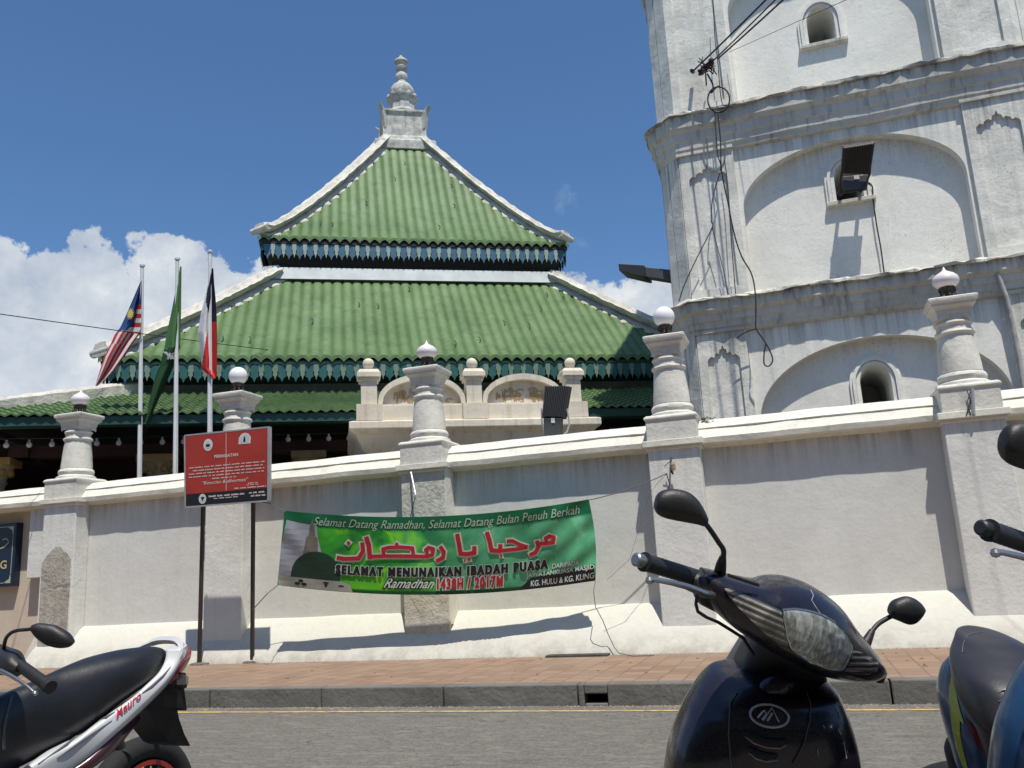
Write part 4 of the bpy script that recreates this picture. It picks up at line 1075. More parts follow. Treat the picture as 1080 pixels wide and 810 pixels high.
# cords
def cord(name, pts, r, mat, label, cat='cord', smooth_=True):
    mb = MB(); mb.tube(pts, r, 6); return tag(obj(name, mb, mat, smooth=True), label, cat)
def sag(a, b, s, k=12): return [a.lerp(b, i/k)+Vector((0, 0, -4*s*(i/k)*(1-i/k))) for i in range(k+1)]
CORD = plain('cord_grey', (.12, .12, .11), .8)
mb = MB(); mb.tube([BN(0.004, .98), pY(285, 531, SY+.06), pY(267, 528, SY+.05)], .006, 5); obj('cord', mb, CORD, ban)
mb = MB(); mb.tube([BN(0.004, .01), pY(283, 625, 9.55), pY(266.5, 643, 9.62)], .006, 5); obj('cord', mb, CORD, ban)
mb = MB(); mb.tube(sag(BN(.998, .99), pY(704, 499, 10.05), .03), .006, 5); obj('cord', mb, CORD, ban)
mb = MB(); mb.tube([BN(1, .02), pY(626, 624, 9.84), pY(628, 640, 9.84), pY(636, 655, 9.85), pY(641, 668, 9.9), pY(648, 683, 9.88), pY(653, 689, 9.86), pZ(668, 692, KZ+.01), pZ(690, 691, KZ+.01)], .005, 5); obj('cord', mb, CORD, ban)
mb = MB(); mb.tube([pY(704, 499, 10.05), pY(695, 508, 10.05), pY(686, 519, 10.0), pY(664, 590, 9.95), pY(640, 612, 9.9)], .003, 4); obj('cord', mb, CORD, ban)

# ------------------------------------------------------------------ floodlights
def flood(loc_label, corners, Yt, Yb, thick, gear, Yg, arms, label, fins=True):
    """corners: photo px of the lamp head TL TR BR BL; top edge at depth Yt, bottom edge at Yb"""
    TL, TR, BR, BL = [pY(*q, y) for q, y in zip(corners, (Yt, Yt, Yb, Yb))]
    t = thing('floodlight', (TL+BR)/2, label, 'floodlight', 'floodlights')
    nrm = (TR-TL).cross(BL-TL).normalized()
    if nrm.y < 0: nrm = -nrm
    mb = MB(); A = [TL, TR, BR, BL]; c = (TL+BR)/2
    mb.loft([A, [q+nrm*thick*.5 for q in A], [c+(q-c)*1.04+nrm*thick*.55 for q in A], [c+(q-c)*1.04+nrm*thick for q in A]])
    ho = obj('lamp_head', mb, BLACKM, t, bevel=.004)
    if fins:
        mb = MB()
        for k in range(1, 14):
            a = TL.lerp(TR, k/14); b = BL.lerp(BR, k/14); dx = (TR-TL).normalized()*.004
            mb.prism([a-dx, a+dx, b+dx, b-dx], -nrm, .028)
        obj('cooling_fins', mb, BLACKM, ho)
    if gear:
        g4 = [pY(*q, Yg) for q in gear]; mb = MB(); mb.loft([g4, [q+Vector((0, thick*1.3, 0)) for q in g4]]); go = obj('gear_box', mb, plain('dark_grey_metal', (.055, .06, .06), .5), t, bevel=.006)
        a = g4[0].lerp(g4[1], .42)+Vector((0, -.008, 0)); b = g4[0].lerp(g4[1], .62)+Vector((0, -.008, 0)); d = (g4[3]-g4[0])*.28
        mb = MB(); mb.loft([[a, b, b+d, a+d], [q+Vector((0, .006, 0)) for q in (a, b, b+d, a+d)]]); obj('terminal', mb, POLEW, go)
    mb = MB()
    for arm, rad in arms: mb.tube(arm, rad, 6)
    obj('bracket', mb, GALV if fins and Yt < 11 else IRON, t, smooth=True)
    return t
flood('a', [(574.5, 407.5), (601.5, 407.5), (596, 440), (571.5, 439)], 10.66, 10.58, .06, [(573, 441), (592.5, 441), (591.5, 459), (574, 459)], 10.58,
      [([pY(571, 431, 10.6), pY(571.5, 446, 10.6), pY(575, 457, 10.6), pY(582, 462, 10.6), pY(592, 461, 10.6), pY(598, 455, 10.6), pY(600.5, 447, 10.6), pY(598, 431, 10.6)], .012)], 'black floodlight on a grey yoke, standing on the wall coping by the porch')
flood('b', [(889.5, 156), (922.5, 150.8), (917.5, 184.5), (887.5, 182.5)], 12.05, 12.35, .05, [(888.5, 186), (917, 184), (914.5, 199), (889.5, 201)], 12.42,
      [([pY(888, 180, 12.35), pY(885, 200, 12.4), pY(886, 204, 12.66)], .014), ([pY(918, 170, 12.3), pY(917.5, 184, 12.35), pY(910, 200, 12.42), pY(908, 203, 12.66)], .014), ([pY(883, 204, 12.45), pY(912, 200, 12.45)], .016),
       ([pY(887, 205, 12.75), pY(886, 205.5, 12.2)], .02), ([pY(907, 202, 12.75), pY(907, 202, 12.2)], .02)], 'black floodlight on rusty brackets in the tower middle arched window')
# sideways lamp on the tower's left flank
t = thing('floodlight', pY(690, 288, 13.0), 'slim dark floodlight sticking out sideways from the left flank of the tower', 'floodlight', 'floodlights')
mb = MB(); o1 = [pY(*q, 12.95) for q in ((652, 278), (679, 279.6), (680, 291.5), (676, 291), (653, 285.5))]; mb.loft([o1, [q+Vector((.05, .40, 0)) for q in o1]]); obj('lamp_head', mb, BLACKM, t, bevel=.006)
mb = MB(); o1 = [pY(*q, 13.02) for q in ((680, 281.5), (708, 284.5), (708, 296), (680, 291.5))]; mb.loft([o1, [q+Vector((.05, .22, 0)) for q in o1]]); obj('gear_box', mb, plain('dark_grey_metal', (.055, .06, .06), .5), t, bevel=.006)

# ------------------------------------------------------------------ cables
TF = TY-.06
sup = thing('cable_anchor', pY(742, 72, TF), 'tangled iron cable anchor with porcelain knobs on the tower left pilaster', 'cable bracket')
mb = MB(); mb.tube([pY(731, 76, TF+.05), pY(729.5, 74.5, TF-.28)], .03, 8); mb.tube([pY(745, 90, TF+.05), pY(744, 74, TF-.25)], .012, 6); obj('arm', mb, IRON, sup)
r = random.Random(8)
for k in range(5):
    q = pY(739+k*2.8, 76-k*2.6, TF-.22-.02*k); mb = MB(); mb.lathe([(.0, -.05), (.04, -.045), (.045, -.01), (.022, 0), (.045, .01), (.04, .045), (0, .05)], (0, 0, 0), 10, Matrix.Translation(q) @ Matrix.Rotation(r.uniform(0, 3), 4, 'X')); obj('knob', mb, plain('porcelain_brown', (.045, .02, .018), .25), sup, smooth=True)
mb = MB()
for k in range(16):
    a, b = [(736+r.random()*20, 80-r.random()*20) for _ in range(2)]; mb.tube([pY(*a, TF-.2), pY((a[0]+b[0])/2+r.uniform(-3, 3), (a[1]+b[1])/2+r.uniform(-3, 3), TF-.26), pY(*b, TF-.22)], .009, 5)
obj('tie_wire', mb, CABLE, sup)
def cab(pts, r_, label, Y=None, group='cables on the tower'):
    Y = Y or TF-.05; P_ = [pY(a, b, Y) for a, b in pts]
    # smooth the polyline
    Q = []
    for i in range(len(P_)-1):
        p0, p1, p2, p3 = P_[max(i-1, 0)], P_[i], P_[i+1], P_[min(i+2, len(P_)-1)]
        for k in range(6):
            t = k/6; Q.append(.5*((2*p1)+(p2-p0)*t+(2*p0-5*p1+4*p2-p3)*t*t+(3*p1-p0-3*p2+p3)*t**3))
    Q.append(P_[-1]); mb = MB(); mb.tube(Q, r_, 6); return tag(obj('cable', mb, CABLE, smooth=True), label, 'cable', group)
for i, (a, b, yb, rr) in enumerate((((732, 74), (806, 0), 10.7, .014), ((748, 68), (816, 0), 10.8, .011), ((757, 62), (824, 0), 10.7, .014))):
    p = pY(*a, TF-.25); q = pY(*b, yb); q = p+(q-p)*1.9
    mb = MB(); mb.tube(sag(p, q, .02, 10), rr, 6)
    tag(obj('overhead_cable', mb, CABLE, smooth=True), ('leftmost', 'middle', 'rightmost')[i]+' of three black cables running from the tower anchor up across the street', 'cable', 'overhead cables')
p = pY(769, 55, TF-.02); q = pY(892, 0, 10.5); q = p+(q-p)*2.5; mb = MB(); mb.tube(sag(p, q, .0), .004, 5); tag(obj('overhead_cable', mb, CABLE), 'thin wire crossing in front of the tower upper window', 'wire', 'overhead cables')
circ = [(758+11.5*math.cos(a), 105+13.5*math.sin(a)) for a in [R(-100+k*24) for k in range(17)]]
cab([(746, 78), (752, 90), (750, 98)]+circ, .013, 'black cable coiled in a round loop beside the tower anchor', TF-.2)
cab([(752, 0), (754, 40), (757, 65), (760, 100), (764, 118)], .007, 'thin cable dropping from the tower top past the anchor to the loop')
cab([(754, 118), (755, 140), (757, 163), (760, 178), (752, 207), (750, 232), (751, 240), (735, 272), (722, 300), (716, 318)], .008, 'cable hanging down the tower left pilaster and bending left at the bottom', TF-.08)
cab([(757, 119), (760, 150), (761, 180), (768, 215), (774, 245), (782, 270), (793, 290), (797, 315), (797, 342)], .010, 'long cable hanging from the loop to the lower cornice', TF-.22)
cab([(751, 240), (757, 262), (763, 285), (768, 312)], .006, 'short wire hanging down the middle of the tower left pilaster')
cab([(764, 168), (768, 200), (771, 250), (776, 312)], .007, 'straight cable down the right edge of the tower left pilaster')
cab([(797, 342), (798, 348), (805, 358), (812, 370), (815, 380), (811, 386), (806, 384), (806, 372), (808, 362)], .010, 'cable end hanging in a loop below the lower cornice', TF-.24)
cab([(798, 347), (790, 349), (782, 353), (777, 357)], .008, 'cable end bent left under the lower cornice', TF-.1)
cab([(915, 192), (920, 197), (921, 212), (925, 240), (929, 262), (933, 292)], .010, 'cable dangling from the tower floodlight down to the lower cornice', TY+.18)
p, q = pY(0, 328, 9.0), MM @ Vector((3.6, -6.2, 5.4)); q = pY(335, 375, 15.5)
mb = MB(); mb.tube(sag(p+(p-q)*.5, q, .05), .008, 6); tag(obj('overhead_cable', mb, CABLE), 'thin cable crossing behind the flags towards the main green roof', 'wire', 'overhead cables')
# bracket on pier four and spike on pier three
t = thing('wall_bracket', pY(708, 490, 10.1), 'small rusty insulator bracket with hanging wire on the pier under the tower corner', 'bracket')
mb = MB(); mb.tube([pY(707.5, 483, 10.12), pY(708, 497, 10.04), pY(710, 500, 10.04)], .012, 6); mb.tube([pY(701, 492, 10.06), pY(706, 487, 10.04), pY(712, 492, 10.04), pY(709, 499, 10.04)], .005, 5); mb.tube([pY(703, 500, 10.1), pY(706, 510, 10.1), pY(704, 522, 10.1)], .006, 5); obj('hook', mb, IRON, t)
mb = MB(); mb.lathe([(0, -.05), (.025, -.04), (.03, 0), (.018, .01), (.03, .02), (.022, .05), (0, .055)], pY(710, 492, 10.03), 10); obj('insulator', mb, plain('insulator_cream', (.35, .28, .18), .4), t, smooth=True)
t = thing('wall_spike', pY(437, 510, 10.1), 'thin grey pipe stub slanting down the pebbledashed pier above the banner', 'pipe')
mb = MB(); mb.tube([pY(433.5, 498, 10.09), pY(438.5, 522, 9.96)], .012, 8); obj('stub', mb, GALV, t)
mb = MB(); mb.tube([pY(438, 524, 9.97), pY(434, 540, 10.1), pY(430, 556, 10.1)], .006, 5); obj('stub_wire', mb, CORD, t)
t = thing('conduit', pY(1025, 425, 9.9), 'short grey conduit and loose wires on the rightmost column pedestal', 'pipe')
mb = MB(); mb.tube([pY(1025.5, 410, 10.07), pY(1027, 437, 10.07)], .018, 8); obj('conduit_pipe', mb, GALV, t)
mb = MB(); mb.tube([pY(1020, 412, 10.07), pY(1024, 424, 10.06), pY(1019, 438, 10.07)], .005, 5); mb.tube([pY(1024, 412, 10.07), pY(1020, 424, 10.06), pY(1024, 438, 10.07)], .005, 5); obj('loose_wire', mb, CABLE, t)
# weeds on the coping by column four
t = thing('weed', pY(743, 425, 10.4), 'small tuft of weed growing on the coping beside the tower corner column', 'plant')
r = random.Random(4)
for k in range(26):
    b = pY(738+r.random()*12, 428, 10.35+r.random()*.2); b.z = 2.775; a = r.uniform(0, 6.3); L = r.uniform(.03, .09); d = Vector((math.cos(a)*L, math.sin(a)*L*.6, L*.55)); s_ = Vector((-math.sin(a), math.cos(a), 0))*.012
    mb = MB() if k == 0 else mb
    mb.add([b-s_*.3, b+s_*.3, b+d*.6+s_, b+d, b+d*.6-s_], [(0, 1, 2, 3, 4)])
obj('leaves', mb, plain('weed_green', (.10, .14, .04), .7), t)

# drain cover at the wall foot
mb = MB(); a, b = pZ(573, 693, KZ+.01).x, pZ(640, 691, KZ+.01).x
dc = thing('drain_cover', ((a+b)/2, 9.86, KZ), 'dark flat drain slab on the brick pavement at the foot of the wall', 'drain cover')
mb.box((a, 9.76, KZ-.02), (b, 9.93, KZ+.018)); obj('slab', mb, plain('dark_concrete', (.06, .06, .058), .9, var=.3, scale=14, bmp=.4), dc, bevel=.006)
mb = MB()
for k in range(3): mb.box((a+.1+(b-a-.2)*k/3, 9.80, KZ+.0182), (a+.1+(b-a-.2)*(k+.8)/3, 9.812, KZ+.021))
obj('slot', mb, BLACKM, dc)
# ------------------------------------------------------------------ navy name board at the far left
q0, q1 = pY(17.5, 551, 10.42), pY(17.5, 618, 10.42)
z0, z1, xr = q1.z, q0.z, q0.x; NBW = 2.6
ns = thing('name_board', (xr-NBW/2, 10.45, z0), 'navy name board with gold lettering and gold cornered border on the cream wall', 'sign')
mb = MB(); mb.box((xr-NBW, 10.43, z0), (xr, 10.56, z1)); obj('board', mb, plain('navy_paint', (.008, .02, .045), .35), ns, bevel=.006)
PG = plain('pale_gold', (.42, .42, .30), .4)
mb = MB(); e = .05; wd = .010
def fr(a, b, c, d): mb.box((a, 10.424, b), (c, 10.4295, d))
h = z1-z0
fr(xr-NBW+e, z1-e-wd, xr-e-.10, z1-e); fr(xr-NBW+e, z0+e, xr-e-.10, z0+e+wd); fr(xr-e-wd, z0+e+.12, xr-e, z1-e-.12)
for zz, s in ((z1-e, -1), (z0+e, 1)):
    ol = [(xr-e-.12, zz), (xr-e, zz), (xr-e, zz+s*.14), (xr-e-.012, zz+s*.13), (xr-e-.03, zz+s*.06), (xr-e-.11, zz+s*.02)]
    vs, fs = flat_mesh([ol], .004); mb.add([(a, 10.426+c, b) for a, b, c in vs], fs)
obj('gold_border', mb, PG, ns)
vs, fs = fit_text('NG', xr-.42, z0+h*.33-.05, xr-.145, z0+h*.33+.08, offset=.02); mb = MB(); mb.add([(a, 10.426, b) for a, b, c in vs], fs); obj('lettering', mb, plain('gold_letters', (.55, .42, .22), .4), ns)
mb = MB(); mb.tube([(xr-.26, 10.427, z0+h*.74), (xr-.20, 10.427, z0+h*.76), (xr-.14, 10.427, z0+h*.72)], .010, 5); mb.tube([(xr-.30, 10.427, z0+h*.60), (xr-.22, 10.427, z0+h*.62), (xr-.15, 10.427, z0+h*.68), (xr-.13, 10.427, z0+h*.70)], .010, 5)
obj('jawi_strokes', mb, PG, ns)
# ------------------------------------------------------------------ parked two-wheelers
from mathutils.bvhtree import BVHTree
def paint(name, c, metal=.2, rough=.28, dust=.25):
    m, n_, b = nt(name)
    s = noise(n_, 4, 6, .6); f = noise(n_, 90, 4, .7)
    k = math_(n_, 'MULTIPLY', ramp(n_, s, [(.4, 0), (.75, 1)]), dust)
    n_.links.new(mix(n_, k, c, tuple(x*.6+.07 for x in c)), b.inputs['Base Color'])
    n_.links.new(ramp(n_, f, [(.3, rough), (.7, rough+.18)]), b.inputs['Roughness'])
    b.inputs['Metallic'].default_value = metal; b.inputs['Coat Weight'].default_value = .4; b.inputs['Coat Roughness'].default_value = .12
    return m
PURP = paint('aubergine_paint', (.010, .007, .013), .1, .22, .2); BLUEP = paint('blue_paint', (.015, .06, .15), dust=.12); SILV = paint('silver_white_paint', (.56, .57, .58), .05, .4, .08)
SEATM = plain('seat_vinyl', (.016, .016, .020), .42, var=.25, scale=5, bmp=.12); SEATG = plain('seat_vinyl_grey', (.030, .029, .036), .38, var=.25, scale=5, bmp=.1)
TYRE = plain('tyre_rubber', (.015, .015, .015), .85, bmp=.3); REDL = plain('red_lens', (.30, .01, .012), .15, coat=.8)
CHROME = plain('chrome', (.6, .6, .62), .12, 1); ALU = plain('lever_alloy', (.42, .42, .43), .32, .9, bmp=.1); DRED = plain('dark_red_paint', (.16, .012, .02), .35)
YELP = paint('yellow_green_paint', (.42, .44, .03), .1, .35, .1); GREYP = plain('worn_grey_plastic', (.10, .10, .11), .5, var=.2)
def lens(name, lo, hi, ribs=0, ang=0):
    m, n_, b = nt(name)
    a = noise(n_, 22, 5, .65, dist=1.2); c_ = ramp(n_, a, [(.32, lo), (.5, tuple((x+y)/2 for x, y in zip(lo, hi))), (.68, hi)])
    if ribs:
        tc_ = n_.nodes.new('ShaderNodeTexCoord'); mp = n_.nodes.new('ShaderNodeMapping'); mp.inputs['Rotation'].default_value = (0, ang, 0)
        wv = n_.nodes.new('ShaderNodeTexWave'); wv.bands_direction = 'Z'; wv.inputs['Scale'].default_value = ribs; wv.inputs['Distortion'].default_value = .3
        n_.links.new(tc_.outputs['Object'], mp.inputs[0]); n_.links.new(mp.outputs[0], wv.inputs[0])
        c_ = mix(n_, ramp(n_, wv.outputs[0], [(.35, .85), (.7, 0)]), c_, tuple(x*.35 for x in lo)); bump(n_, b, wv.outputs[0], .6, .004)
    else:
        tc_ = n_.nodes.new('ShaderNodeTexCoord'); vo = n_.nodes.new('ShaderNodeTexVoronoi'); mp = n_.nodes.new('ShaderNodeMapping'); mp.inputs['Scale'].default_value = (24, 24, 7)
        n_.links.new(tc_.outputs['Object'], mp.inputs[0]); n_.links.new(mp.outputs[0], vo.inputs[0])
        sx = n_.nodes.new('ShaderNodeSeparateXYZ'); n_.links.new(vo.outputs['Color'], sx.inputs[0])
        c_ = mix(n_, .3, c_, ramp(n_, sx.outputs[0], [(.1, lo), (.6, hi), (.9, (.85, .88, .85))]))  # bright and dark cells paint reflector facets and highlights into the colour
        bump(n_, b, vo.outputs['Distance'], .12, .012)
    n_.links.new(c_, b.inputs['Base Color']); b.inputs['Roughness'].default_value = .22; b.inputs['Metallic'].default_value = .35; b.inputs['Coat Weight'].default_value = 1; b.inputs['Coat Roughness'].default_value = .05
    return m
LENS = lens('headlight_lens', (.10, .11, .10), (.70, .74, .70)); RIBLENS = lens('ribbed_lens', (.16, .15, .13), (.60, .57, .50), 26, R(-28)); RIBLENS2 = lens('smoked_ribbed_lens', (.10, .09, .08), (.34, .29, .25), 26, R(-12))
def crm(P_, k=6):
    Q = []
    for i in range(len(P_)-1):
        p0, p1, p2, p3 = [np.array(P_[j], float) for j in (max(i-1, 0), i, i+1, min(i+2, len(P_)-1))]
        for s in range(k):
            t = s/k; Q.append(.5*((2*p1)+(p2-p0)*t+(2*p0-5*p1+4*p2-p3)*t*t+(3*p1-p0-3*p2+p3)*t**3))
    Q.append(np.array(P_[-1], float)); return Q
def loft_px(mb, stations, n_=36, e=2.4, k=6, round_ends=True, back=1.0):
    """stations (ax, ay, bx, by, D, half depth): an elliptical section between two photo points, as deep as given"""
    S = crm(stations, k); rings = []
    def ring(s, f=1, shift=None):
        a, b = pD(s[0], s[1], s[4]), pD(s[2], s[3], s[4]); c = (a+b)/2; u = (a-b)/2; w_ = -FW*s[5]; out = []
        if shift is not None: c = c+shift
        for j in range(n_):
            t = 2*math.pi*j/n_; ca, sa = math.cos(t), math.sin(t); q = lambda x: math.copysign(abs(x)**(2/e), x)
            out.append(c+u*q(ca)*f+w_*q(sa)*f*(1 if sa > 0 else back))
        return out
    if round_ends: rings += [ring(S[0], .25), ring(S[0], .7)]
    rings += [ring(s) for s in S]
    if round_ends: rings += [ring(S[-1], .7), ring(S[-1], .25)]
    mb.loft(rings); return mb
def patch(bvh, outline, lift, step=2.0, thick=.004):
    """a fitted panel: a photo outline laid on a modelled surface, with a rim"""
    bm = bmesh.new(); V = [bm.verts.new((x, y, 0)) for x, y in outline]; bm.faces.new(V)
    for ax in (0, 1):
        lo = min(p[ax] for p in outline); hi = max(p[ax] for p in outline); k = 1
        while lo+k*step < hi:
            co = [0, 0, 0]; no = [0, 0, 0]; co[ax] = lo+k*step; no[ax] = 1
            bmesh.ops.bisect_plane(bm, geom=bm.verts[:]+bm.edges[:]+bm.faces[:], plane_co=co, plane_no=no); k += 1
    bm.verts.index_update(); pts = []; D0 = None
    raw = []
    for v in bm.verts:
        d = ray(v.co.x, v.co.y).normalized(); h = bvh.ray_cast(CAM, d); raw.append((d, h[3]))
    ok = [x[1] for x in raw if x[1] is not None]; med = sorted(ok)[len(ok)//2] if ok else 2
    for d, h in raw: pts.append(CAM+d*((h if h is not None else med+.02)-lift))
    fs = [tuple(v.index for v in f.verts) for f in bm.faces]; be = [(e_.verts[0].index, e_.verts[1].index) for e_ in bm.edges if e_.is_boundary]; bm.free()
    mb = MB(); N = len(pts); mb.add(pts+[p+(p-CAM).normalized()*thick for p in pts], fs+[(a, b, b+N, a+N) for a, b in be]); return mb
def bvh_of(mb): return BVHTree.FromPolygons([Vector(v) for v in mb.v], mb.f)
def wheel(c, axis, r_, w_, parent, rimcol=None, spokes=5):
    axis = axis.normalized(); z = Vector((0, 0, 1)); z = (z-axis*z.dot(axis)).normalized(); x = axis.cross(z)
    M_ = Matrix((x, z, axis)).transposed().to_4x4(); M_.translation = c; N = 48
    wo = thing_part('wheel', parent)
    def torus(mb, R_, a, b, ns=14):
        rings = []
        for k in range(N+1):
            t = 2*math.pi*k/N; rings.append([M_ @ Vector(((R_+a*math.cos(s))*math.cos(t), (R_+a*math.cos(s))*math.sin(t), b*math.sin(s))) for s in [2*math.pi*q/ns for q in range(ns)]])
        mb.loft(rings, cap=False)
    mb = MB(); torus(mb, r_-.045, .045, w_/2); obj('tyre', mb, TYRE, wo, smooth=True)
    mb = MB(); torus(mb, r_-.098, .012, w_*.34, 8); torus(mb, .03, .02, .045, 8)
    for k in range(spokes):
        t = 2*math.pi*k/spokes
        for o_ in (-.12, .12):
            a = Vector((.03*math.cos(t), .03*math.sin(t), 0)); b = Vector(((r_-.1)*math.cos(t+o_), (r_-.1)*math.sin(t+o_), 0)); mb.tube([M_ @ a, M_ @ b], .011, 6)
    obj('rim', mb, BLACKM, wo, smooth=True)
    if rimcol:
        mb = MB()
        for s in (-1, 1):
            rings = [[M_ @ Vector((q*math.cos(t), q*math.sin(t), s*w_*.40)) for q in (r_-.105, r_-.088)] for t in [2*math.pi*k/N for k in range(N+1)]]
            mb.loft(rings, cap=False, closed=False)
        obj('rim_stripe', mb, rimcol, wo)
    return wo
def poly_px(pts, D): return [pD(x, y, D) for x, y in pts]

def scooter(T, k, col, label, emblem=True, tshield=None, shieldcol=None):
    """T maps the reference scooter's photo pixels, k scales its distances"""
    Tn = T; TS = tshield or T
    def ST(s, t=None): 
        t = t or T; a = t(s[0], s[1]); b = t(s[2], s[3]); return (*a, *b, s[4]*k, s[5])
    g0 = pD(*T(800, 760), 2.05*k)
    base = Vector((g0.x, g0.y, 0)); sc = thing('scooter', base, label, 'scooter', 'scooters and motorbikes parked at the near roadside')
    _r = ray(*T(812, 800)); heading = Vector((_r.x, _r.y, 0)).normalized(); heading = Matrix.Rotation(R(1), 3, 'Z') @ heading; lat = Vector((heading.y, -heading.x, 0))
    # handlebar cowl
    cw_ = [(741, 599, 738, 628, 1.78, .035), (757, 603, 752, 643, 1.79, .055), (780, 609, 772, 660, 1.81, .08), (800, 612.5, 790, 672, 1.83, .10), (815, 609.5, 805, 681, 1.85, .115), (835, 610.5, 822, 690, 1.87, .12),
           (858, 619, 842, 700, 1.89, .12), (880, 635, 862, 708, 1.91, .115), (897, 658, 880, 712, 1.93, .10), (912, 676, 898, 714.5, 1.95, .08), (925, 692, 914, 715, 1.97, .055), (931, 703, 926, 713, 1.98, .03)]
    mb = loft_px(MB(), [ST(s) for s in cw_], e=2.5); co = obj('handlebar_cowl', mb, col, sc, smooth=True, auto=50); B_ = bvh_of(mb)
    P_ = lambda L: [T(*q) for q in L]
    hl = P_([(825, 643), (838, 642), (851, 643.7), (866, 648), (879, 655), (890, 666), (899, 681), (898, 691), (894.6, 699), (888, 707.6), (879, 707.5), (869.6, 705.7), (854, 699), (840, 690), (834, 682), (830.7, 673), (828, 658)])
    ho = obj('headlight', patch(B_, hl, .006), LENS, sc, smooth=True, auto=35)
    rim = MB(); pts = []
    for q in hl+[hl[0]]:
        d = ray(*q).normalized(); h = B_.ray_cast(CAM, d)[3]; pts.append(CAM+d*((h or 1.95*k)-.006))
    rim.tube(pts, .0022, 6); obj('lens_rim', rim, CHROME, ho, smooth=True)
    tl = P_([(764, 620.6), (769, 620), (780, 625), (800, 633), (824, 643.7), (827, 660), (831.7, 681.7), (822, 679), (810, 671), (793, 655), (777, 639), (768, 628)]); obj('turn_signal', patch(B_, tl, .005), RIBLENS, sc, smooth=True, auto=35)
    tr = P_([(899.5, 685), (912, 689), (925, 697), (927, 702), (925, 708), (916, 712), (900, 711), (889.5, 708.5), (896, 700)]); obj('turn_signal', patch(B_, tr, .005), RIBLENS2, sc, smooth=True, auto=35)
    mb = MB(); mb.tube([pD(*T(768, 606.5), 1.72*k), pD(*T(800, 617), 1.745*k)], .0035, 6); obj('cowl_catch', mb, BLACKP, co)
    # scratches on the paint
    for pts_ in ([(855, 622), (858, 628), (856, 633), (861, 641), (866, 648)], [(873, 655), (877, 661)]):
        q = []
        for x, y in pts_: d = ray(*T(x, y)).normalized(); h = B_.ray_cast(CAM, d)[3]; q.append(CAM+d*((h or 1.9)-.0012))
        mb = MB(); mb.tube(q, .0008, 4); obj('scratch', mb, plain('scratch_white', (.35, .36, .4), .6), co)
    # grip, bar end, lever, cable
    g1, g2 = pD(*T(740, 611), 1.78*k), pD(*T(679, 592.5), 1.68*k)
    mb = MB(); L = [g1.lerp(g2, t) for t in np.linspace(0, 1, 30)]; mb.tube(L, [.0165+.0010*(i % 2)+(.002 if i > 27 or i < 2 else 0) for i in range(30)], 18); obj('grip', mb, BLACKP, sc, smooth=True, auto=60)
    dr = (g2-g1).normalized(); mb = MB(); mb.tube([g2, g2+dr*.006, g2+dr*.006, g2+dr*.022, g2+dr*.025], [.010, .010, .0135, .0135, .010], 18); obj('bar_end', mb, plain('brushed_bar_end', (.32, .32, .33), .38, .8) if emblem else BLACKP, sc, smooth=True, auto=40)
    mb = MB(); mb.tube([pD(*T(x, y), D*k) for x, y, D in ((752, 628, 1.74), (742, 626, 1.71), (734, 622.5, 1.69), (722, 618, 1.67), (708, 614.5, 1.65), (692, 611.5, 1.64), (686, 611.5, 1.635))], [.007, .008, .0075, .006, .0055, .005, .005], 10)
    c = pD(*T(685, 612), 1.634*k); mb.lathe([(0, -.008), (.006, -.006), (.0085, 0), (.006, .006), (0, .008)], c, 12); obj('brake_lever', mb, ALU, sc, smooth=True)
    mb = loft_px(MB(), [ST(s) for s in [(731, 604, 729, 620, 1.76, .02), (737, 602, 735, 634, 1.765, .03), (746, 604, 744, 640, 1.78, .035), (756, 612, 756, 646, 1.79, .03)]]); obj('switch_housing', mb, BLACKP, sc, smooth=True, auto=50)
    mb = MB(); mb.tube([pD(*T(x, y), D*k) for x, y, D in ((735, 629, 1.72), (734, 637, 1.70), (736, 645, 1.70), (745, 651, 1.72), (757, 656, 1.75), (770, 664, 1.79), (784, 673, 1.84), (795, 690, 1.9))], .0035, 8); obj('brake_cable', mb, BLACKP, sc, smooth=True)
    c = pD(*T(929, 713), 1.99*k); mb = MB(); mb.tube([pD(*T(918, 708), 2.02*k), c, pD(*T(934, 715.5), 1.985*k)], [.012, .018, .012], 14); obj('grip', mb, BLACKP, sc, smooth=True)
    # mirrors
    def mirror(stn, D, stem, boot, dep=.022):
        mb = loft_px(MB(), [ST((*s, D, dep*q)) for s, q in stn], e=2.2, n_=28, k=5); mo = obj('mirror', mb, BLACKP, sc, smooth=True, auto=60)
        mb = MB(); mb.tube([Vector(q) for q in crm([tuple(pD(*T(x, y), d*k)) for x, y, d in stem], 5)], .0055, 10); obj('mirror_stem', mb, BLACKP, mo, smooth=True)
        mb = MB(); mb.tube([pD(*T(x, y), d*k) for x, y, d in boot], [.013, .011, .007], 12); obj('stem_boot', mb, BLACKP, mo, smooth=True)
    mirror([((690, 531, 690.5, 537), .5), ((693, 522, 693, 542), .85), ((700, 517, 700, 546), 1), ((712, 515.6, 712, 549), 1), ((726, 519, 726, 551.5), 1), ((736, 527, 736, 553.5), .9), ((743, 538, 742, 555), .6), ((747, 547, 745, 553), .35)],
           1.70, [(744, 552, 1.72), (750, 560, 1.73), (758, 572, 1.745), (763, 580, 1.755), (762.5, 590, 1.76), (760, 600, 1.78)], [(759, 606, 1.79), (760.5, 596, 1.775), (762.5, 587, 1.76)])
    mirror([((937.5, 642, 938, 648), .5), ((941, 635, 941, 652), .85), ((948, 631, 948, 655), 1), ((957, 629, 957, 658.5), 1), ((965, 631.5, 964, 657.5), 1), ((971, 636, 970, 652), .8), ((974.8, 641, 974.4, 646), .4)],
           2.02, [(940, 650, 2.03), (936, 652, 2.03), (927, 657.5, 2.02), (921, 664, 2.01), (917.5, 671, 2.0)], [(912, 681, 1.99), (915, 675, 1.995), (920, 665, 2.005)])
